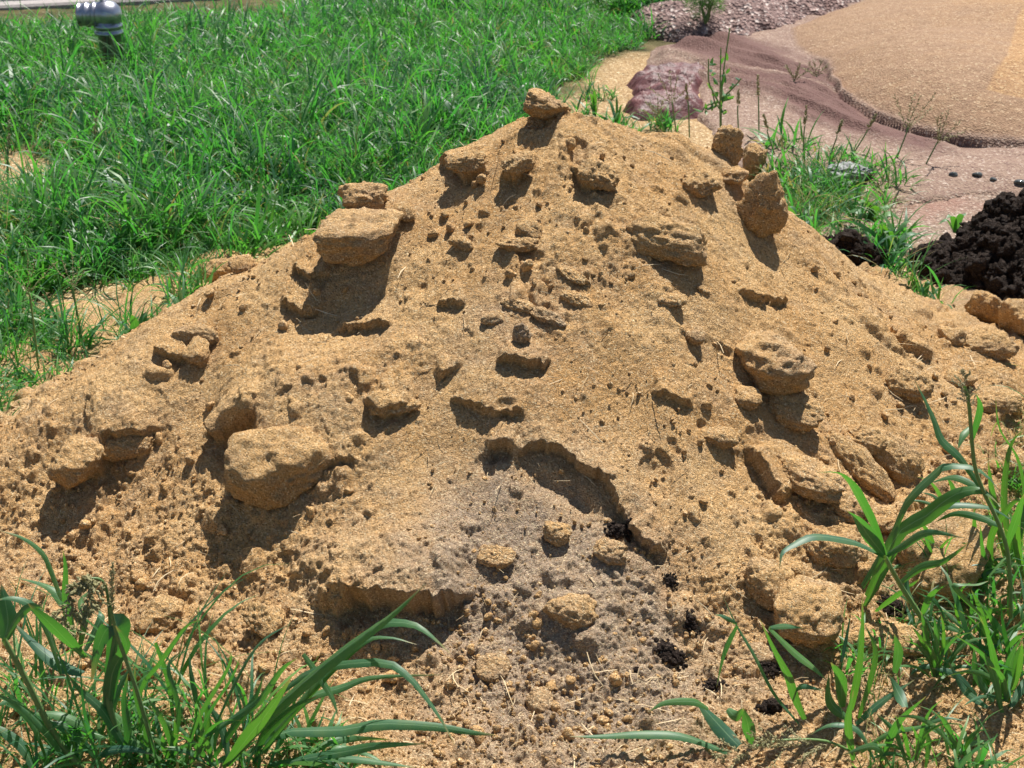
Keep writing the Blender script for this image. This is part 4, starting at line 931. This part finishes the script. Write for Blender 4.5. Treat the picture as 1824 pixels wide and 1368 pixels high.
plant('grass_plant','upright bright grass blade rising right of the tall rounded foot clod',(1515,1270),[
 ([(1516,1265),(1519,1245),(1529,1195),(1536,1129),(1536,1059)],11,.9),([(1499,1179),(1506,1145),(1516,1089)],6,.3),
 ([(1500,1260),(1497,1210),(1480,1180)],18,.4),([(1530,1280),(1560,1170),(1540,1110)],9,.9),([(1510,1280),(1480,1250),(1476,1200)],16,.6),
 ([(1525,1290),(1570,1250),(1630,1210)],11,.4)])
plant('grass_plant','short broad leaves at the bottom edge right of the grey litter',(1316,1332),[
 ([(1316,1329),(1293,1305),(1263,1272),(1236,1242)],26,.25),([(1334,1325),(1333,1295),(1323,1259)],20,.2),([(1296,1262),(1310,1275),(1325,1262)],16,.8),
 ([(1296,1340),(1216,1311),(1141,1307),(1075,1311),(1015,1312)],15,.5,'leaf',.0),([(1262,1262),(1236,1250),(1186,1252),(1155,1268)],12,.7)])
plant('grass_plant','tangled grass plant in the bottom right corner with drooping green plumes',(1560,1355),[
 ([(1533,1339),(1583,1305),(1633,1295),(1676,1287)],10,.7),([(1593,1199),(1600,1160),(1593,1129)],14,.6),([(1613,1259),(1599,1232),(1583,1202)],16,.3),
 ([(1560,1355),(1530,1300),(1480,1290),(1440,1310)],12,.5),([(1570,1355),(1600,1290),(1650,1240)],12,.4),([(1520,1355),(1510,1290),(1520,1230)],12,.4),
 ([(1620,1368),(1600,1310),(1560,1270)],12,.6),([(1650,1368),(1655,1320),(1640,1290)],9,.95),([(1590,1368),(1560,1330),(1500,1345)],12,.4)])
yb=hit2(1450,1340)[1]-.08
p_=plant('seeding_grass','green seed plumes drooping left along the bottom edge right of centre',(1450,1352),[([(1520,1340),(1470,1320),(1400,1318),(1340,1330)],5,.5,'stem',-.03)],'seeding grass')
head(p_,at_y(1480,1325,yb),at_y(1340,1325,yb),'panicle',1.3,7,.08,tint=.6); head(p_,at_y(1400,1330,yb),at_y(1270,1345,yb),'panicle',1.2,8,.06,tint=.5)
plant('grass_plant','grass plant with a curved bright blade near the right edge below the boulder',(1780,1255),[
 ([(1779,1245),(1776,1212),(1763,1145),(1746,1099)],13,.85),([(1790,1250),(1800,1180),(1824,1130)],12,.4),([(1770,1250),(1740,1200),(1735,1150)],12,.5),
 ([(1760,1260),(1720,1230),(1690,1180)],12,.3),([(1800,1260),(1830,1210),(1860,1190)],12,.5),([(1750,1100),(1700,1045),(1740,1040),(1760,1035)],9,.9),
 ([(1785,1270),(1760,1180),(1700,1130)],11,.35),([(1740,1240),(1700,1200),(1660,1190)],11,.4)])
rs=np.random.RandomState(55)
def filler(u0,u1,v0,v1,n,lab,sizes=(60,130)):
    for i in range(n):
        u=rs.uniform(u0,u1); v=rs.uniform(v0,v1); Ls=[]
        for k in range(rs.randint(6,11)):
            a=rs.randn()*.6; L=rs.uniform(*sizes); c=rs.randn()*.5+a
            p0=(u+rs.randn()*6,v); p1=(p0[0]+L*.4*math.sin(a),p0[1]-L*.4*math.cos(a)); p2=(p1[0]+L*.35*math.sin(a+c*.5),p1[1]-L*.35*math.cos(a+c*.5)); p3=(p2[0]+L*.35*math.sin(a+c),p2[1]-L*.35*math.cos(a+c)*.6)
            Ls.append(([p0,p1,p2,p3],rs.uniform(4.5,10),rs.uniform(.3,1.)))
        plant('grass_plant',lab[i],(u,v),Ls)
filler(1610,1820,1150,1360,7,['young grass plant crowding the lower right corner, '+s for s in ('nearest the boulder','lowest of the cluster','with the widest fan of leaves','leaning left','leaning right','half hidden behind its neighbours','close to the right edge')])
filler(1650,1824,930,1130,4,['young grass plant right of the boulder, '+s for s in ('against the photo edge','with thin upright blades','with bent leaves','lowest of the four')],(60,110))
filler(120,420,1330,1366,4,['young grass plant at the very bottom left, '+s for s in ('under the hanging leaf','beside the purplish stem','with short wide blades','furthest right of the four')],(50,100))

# ---- weeds behind the heap
def stalk(bu,bv,tu,tv,kind,lab,size=1.3,hl=.35,seed=0,y=None,w_=4):
    g=ground(bu,bv); E_=empty('seed_stalk',(g[0],g[1],0)); tag(E_,lab,'weed')
    top=at_y(tu,tv,g[1]+.02); mid=(g+top)/2+np.array([.01*math.sin(seed),0,0]); k=np.linalg.norm(g-EYE)/F
    q=top-(top-g)*hl
    leaf(E_,[g,mid*.5+q*.5,q],w_*k,.5,shape='stem',name='stem',n=8)
    head(E_,q,top,kind,size,seed+50,.0,n=70,tint=.6); return E_
for i,(a,b_,c_,d_,kd,lab) in enumerate([(1205,240,1190,128,'fingers','pale finger-spiked grass stalk in front of the bunched red net'),
 (1185,235,1158,178,'fingers','shorter finger-spiked grass stalk at the left of the bunched red net'),(1228,245,1222,150,'spike','thin straight stalk at the right side of the bunched red net'),
 (1352,255,1350,135,'spike','plantain-like spike standing alone on the netting'),(1316,250,1315,160,'spike','slim spike between the branched weed and the plantain-like spike'),
 (1415,175,1417,112,'fingers','pale seed stalk on the netting near the start of the mound shadow'),(1458,165,1452,108,'fingers','pale seed stalk touching the left end of the mound shadow'),
 (1510,290,1560,205,'spike','seed stalk leaning right across the shadow edge of the mound'),(1590,300,1640,160,'fingers','longest stalk leaning right in front of the smooth mound'),
 (1470,300,1500,215,'spike','dark seed stalk leaning right at the foot of the mound shadow'),(1640,310,1700,200,'fingers','rightmost thin stalk leaning over the smooth mound'),
 (1385,290,1360,205,'spike','slender stalk above the right skyline clods'),(1430,300,1436,190,'spike','slender stalk rising from the bluish grass patch')]):
    stalk(a,b_,c_,d_,kd,lab,size=3.0 if kd!='spike' else 2.2,hl=.5 if kd!='spike' else .3,seed=i,w_=2.6)
# tall stalks in the left lawn
for i,(a,b_,c_,d_,kd,lab) in enumerate([(14,300,17,195,'spike','thick pale seed spike at the left edge of the lawn'),(165,275,172,195,'spike','greenish seed spike in the left part of the lawn'),
 (372,250,374,190,'spike','pale seed spike beside the bright leafy weed in the lawn'),(185,290,200,230,'fingers','small finger-spiked stalk in the left lawn'),(70,640,40,440,'fingers','long arching stalk over the bare grain patch at left'),(150,600,120,450,'fingers','second arching stalk right of the long one over the bare patch')]):
    stalk(a,b_+25,c_,d_,kd,lab,size=2.2 if i<3 else 1.6,hl=.6 if kd=='spike' else .35,seed=i+30)
# branched weed with small leaves
g=ground(1284,262); E_=empty('branched_weed',(g[0],g[1],0)); tag(E_,'tall branched weed with tiny leaves rising behind the tooth-shaped clod','weed')
rs=np.random.RandomState(66); k=np.linalg.norm(g-EYE)/F
for j,(tu,tv) in enumerate([(1284,75),(1300,40),(1262,95),(1320,130),(1268,150),(1306,165),(1250,190)]):
    top=at_y(tu,tv+10,g[1]+rs.uniform(-.05,.05)); st=g if j<2 else at_y(1284,rs.uniform(150,220),g[1])
    leaf(E_,[st,(st+top)/2+rs.randn(3)*.012,top],3.*k,.5,shape='stem',name='stem',n=8)
    for q in range(7):
        c=st+(top-st)*rs.uniform(.25,1.); d=rs.randn(3)*.022+np.array([0,0,.008]); leaf(E_,[c,c+d*.5,c+d],5*k,rs.uniform(.2,.8),n=4,mat='leaf')
# feathery little bush beyond
g=ground(1255,68); E_=empty('feathery_bush',(g[0],g[1],.08)); tag(E_,'small feathery green bush growing on the brown litter ridge','bush')
Vs=[];Fs=[];off=0;k=np.linalg.norm(g-EYE)/F
for j in range(9):
    a=rs.rand()*6.28; d=np.array([math.cos(a)*.5-.1,math.sin(a)*.5,1.2])*rs.uniform(.09,.16); leaf(E_,[np.array([g[0],g[1],.08]),np.array([g[0],g[1],.08])+d*.5+rs.randn(3)*.01,np.array([g[0],g[1],.08])+d],3*k,.4,shape='stem',name='branch',n=6)
for j in range(2600):
    d=rs.randn(3); d/=np.linalg.norm(d); r_=rs.rand()**.45; c=np.array([-.01,0,.17])+d*np.array([.12,.11,.12])*r_*(1+.25*math.sin(5*d[0]+3*d[2])); l=rs.uniform(.025,.045); dd=d*.6+rs.randn(3)*.5+np.array([0,0,.6]); dd/=np.linalg.norm(dd); a=np.cross(dd,rs.randn(3)); a/=np.linalg.norm(a)
    Vs.append(np.array([c-a*.0014,c+a*.0014,c+dd*l])); Fs.append([off,off+1,off+2]); off+=3
obj('foliage',mesh_np('foliage',np.concatenate(Vs),np.array(Fs),M['bush'],{'tint':np.repeat(rs.rand(off//3),3),'dry':np.zeros(off),'across':np.ones(off)},False),E_)
# broad-leaved weeds between the heap and the compost
def broad(u,v,spec,lab,cat='weed',name='broadleaf_weed'):
    g=ground(u,v); E_=empty(name,(g[0],g[1],0)); tag(E_,lab,cat); k=np.linalg.norm(g-EYE)/F
    for (tu,tv,w_,ti) in spec:
        top=at_y(tu,tv,g[1]+rs.uniform(-.06,.06)); c=np.array([g[0],g[1],.01]); mid=(c+top)/2+np.array([0,0,.035])
        leaf(E_,[c,mid,top],w_*k,ti,n=10,fold=.25,roll=.9)
    return E_
broad(1420,415,[(1375,365,28,.5),(1395,368,26,.3),(1440,378,30,.6),(1465,395,26,.8),(1400,400,22,.7),(1450,410,20,.4)],'broad-leaved weed right behind the egg-shaped clod')
broad(1552,398,[(1530,362,20,1.),(1500,385,20,.6),(1580,378,30,.9),(1610,395,20,1.),(1560,366,26,.5),(1520,400,18,.8)],'yellow-green broad-leaved weed behind the small compost mound')
broad(1580,450,[(1560,400,14,.8),(1600,410,12,.4),(1625,392,14,.8),(1650,420,14,.6),(1575,415,18,.7),(1640,455,12,.5)],'loose leafy weed between the two black compost heaps')
broad(1640,560,[(1632,515,10,.4),(1655,500,9,.3),(1620,490,8,.7),(1612,455,9,.4),(1650,535,9,.3),(1600,480,8,.5)],'small bent grass plant at the right foot of the heap')
broad(1700,420,[(1685,390,12,.8),(1720,385,12,.5),(1670,400,10,.6)],'small green shoots at the left of the tall compost heap')
broad(345,245,[(335,222,26,.95),(352,226,24,1.),(338,238,22,.9),(356,240,20,1.)],'bright lime-green leafy weed in the middle of the left lawn')
broad(1100,232,[(1080,175,8,.6),(1098,170,7,.9),(1110,185,8,.5),(1125,215,9,.2),(1140,212,8,.2),(1088,200,8,.5)],'grass tuft on the skyline right of the summit clod','grass tuft','grass_tuft_plant')
broad(1060,215,[(1048,165,6,.8),(1058,160,6,.95),(1070,185,6,.7),(1040,190,7,.3)],'yellowish grass tuft just right of the summit clod','grass tuft','grass_tuft_plant')
broad(250,640,[(235,560,14,.4),(262,555,18,.3),(225,590,13,.5),(280,570,14,.6),(300,590,12,.5),(210,570,12,.4)],'broad-bladed grass plant on the bare grain patch at left','grass plant','grass_plant')
broad(335,600,[(300,520,12,.5),(318,500,14,.8),(340,545,12,.9),(285,540,10,.4)],'bright-bladed grass plant touching the left skyline of the heap','grass plant','grass_plant')
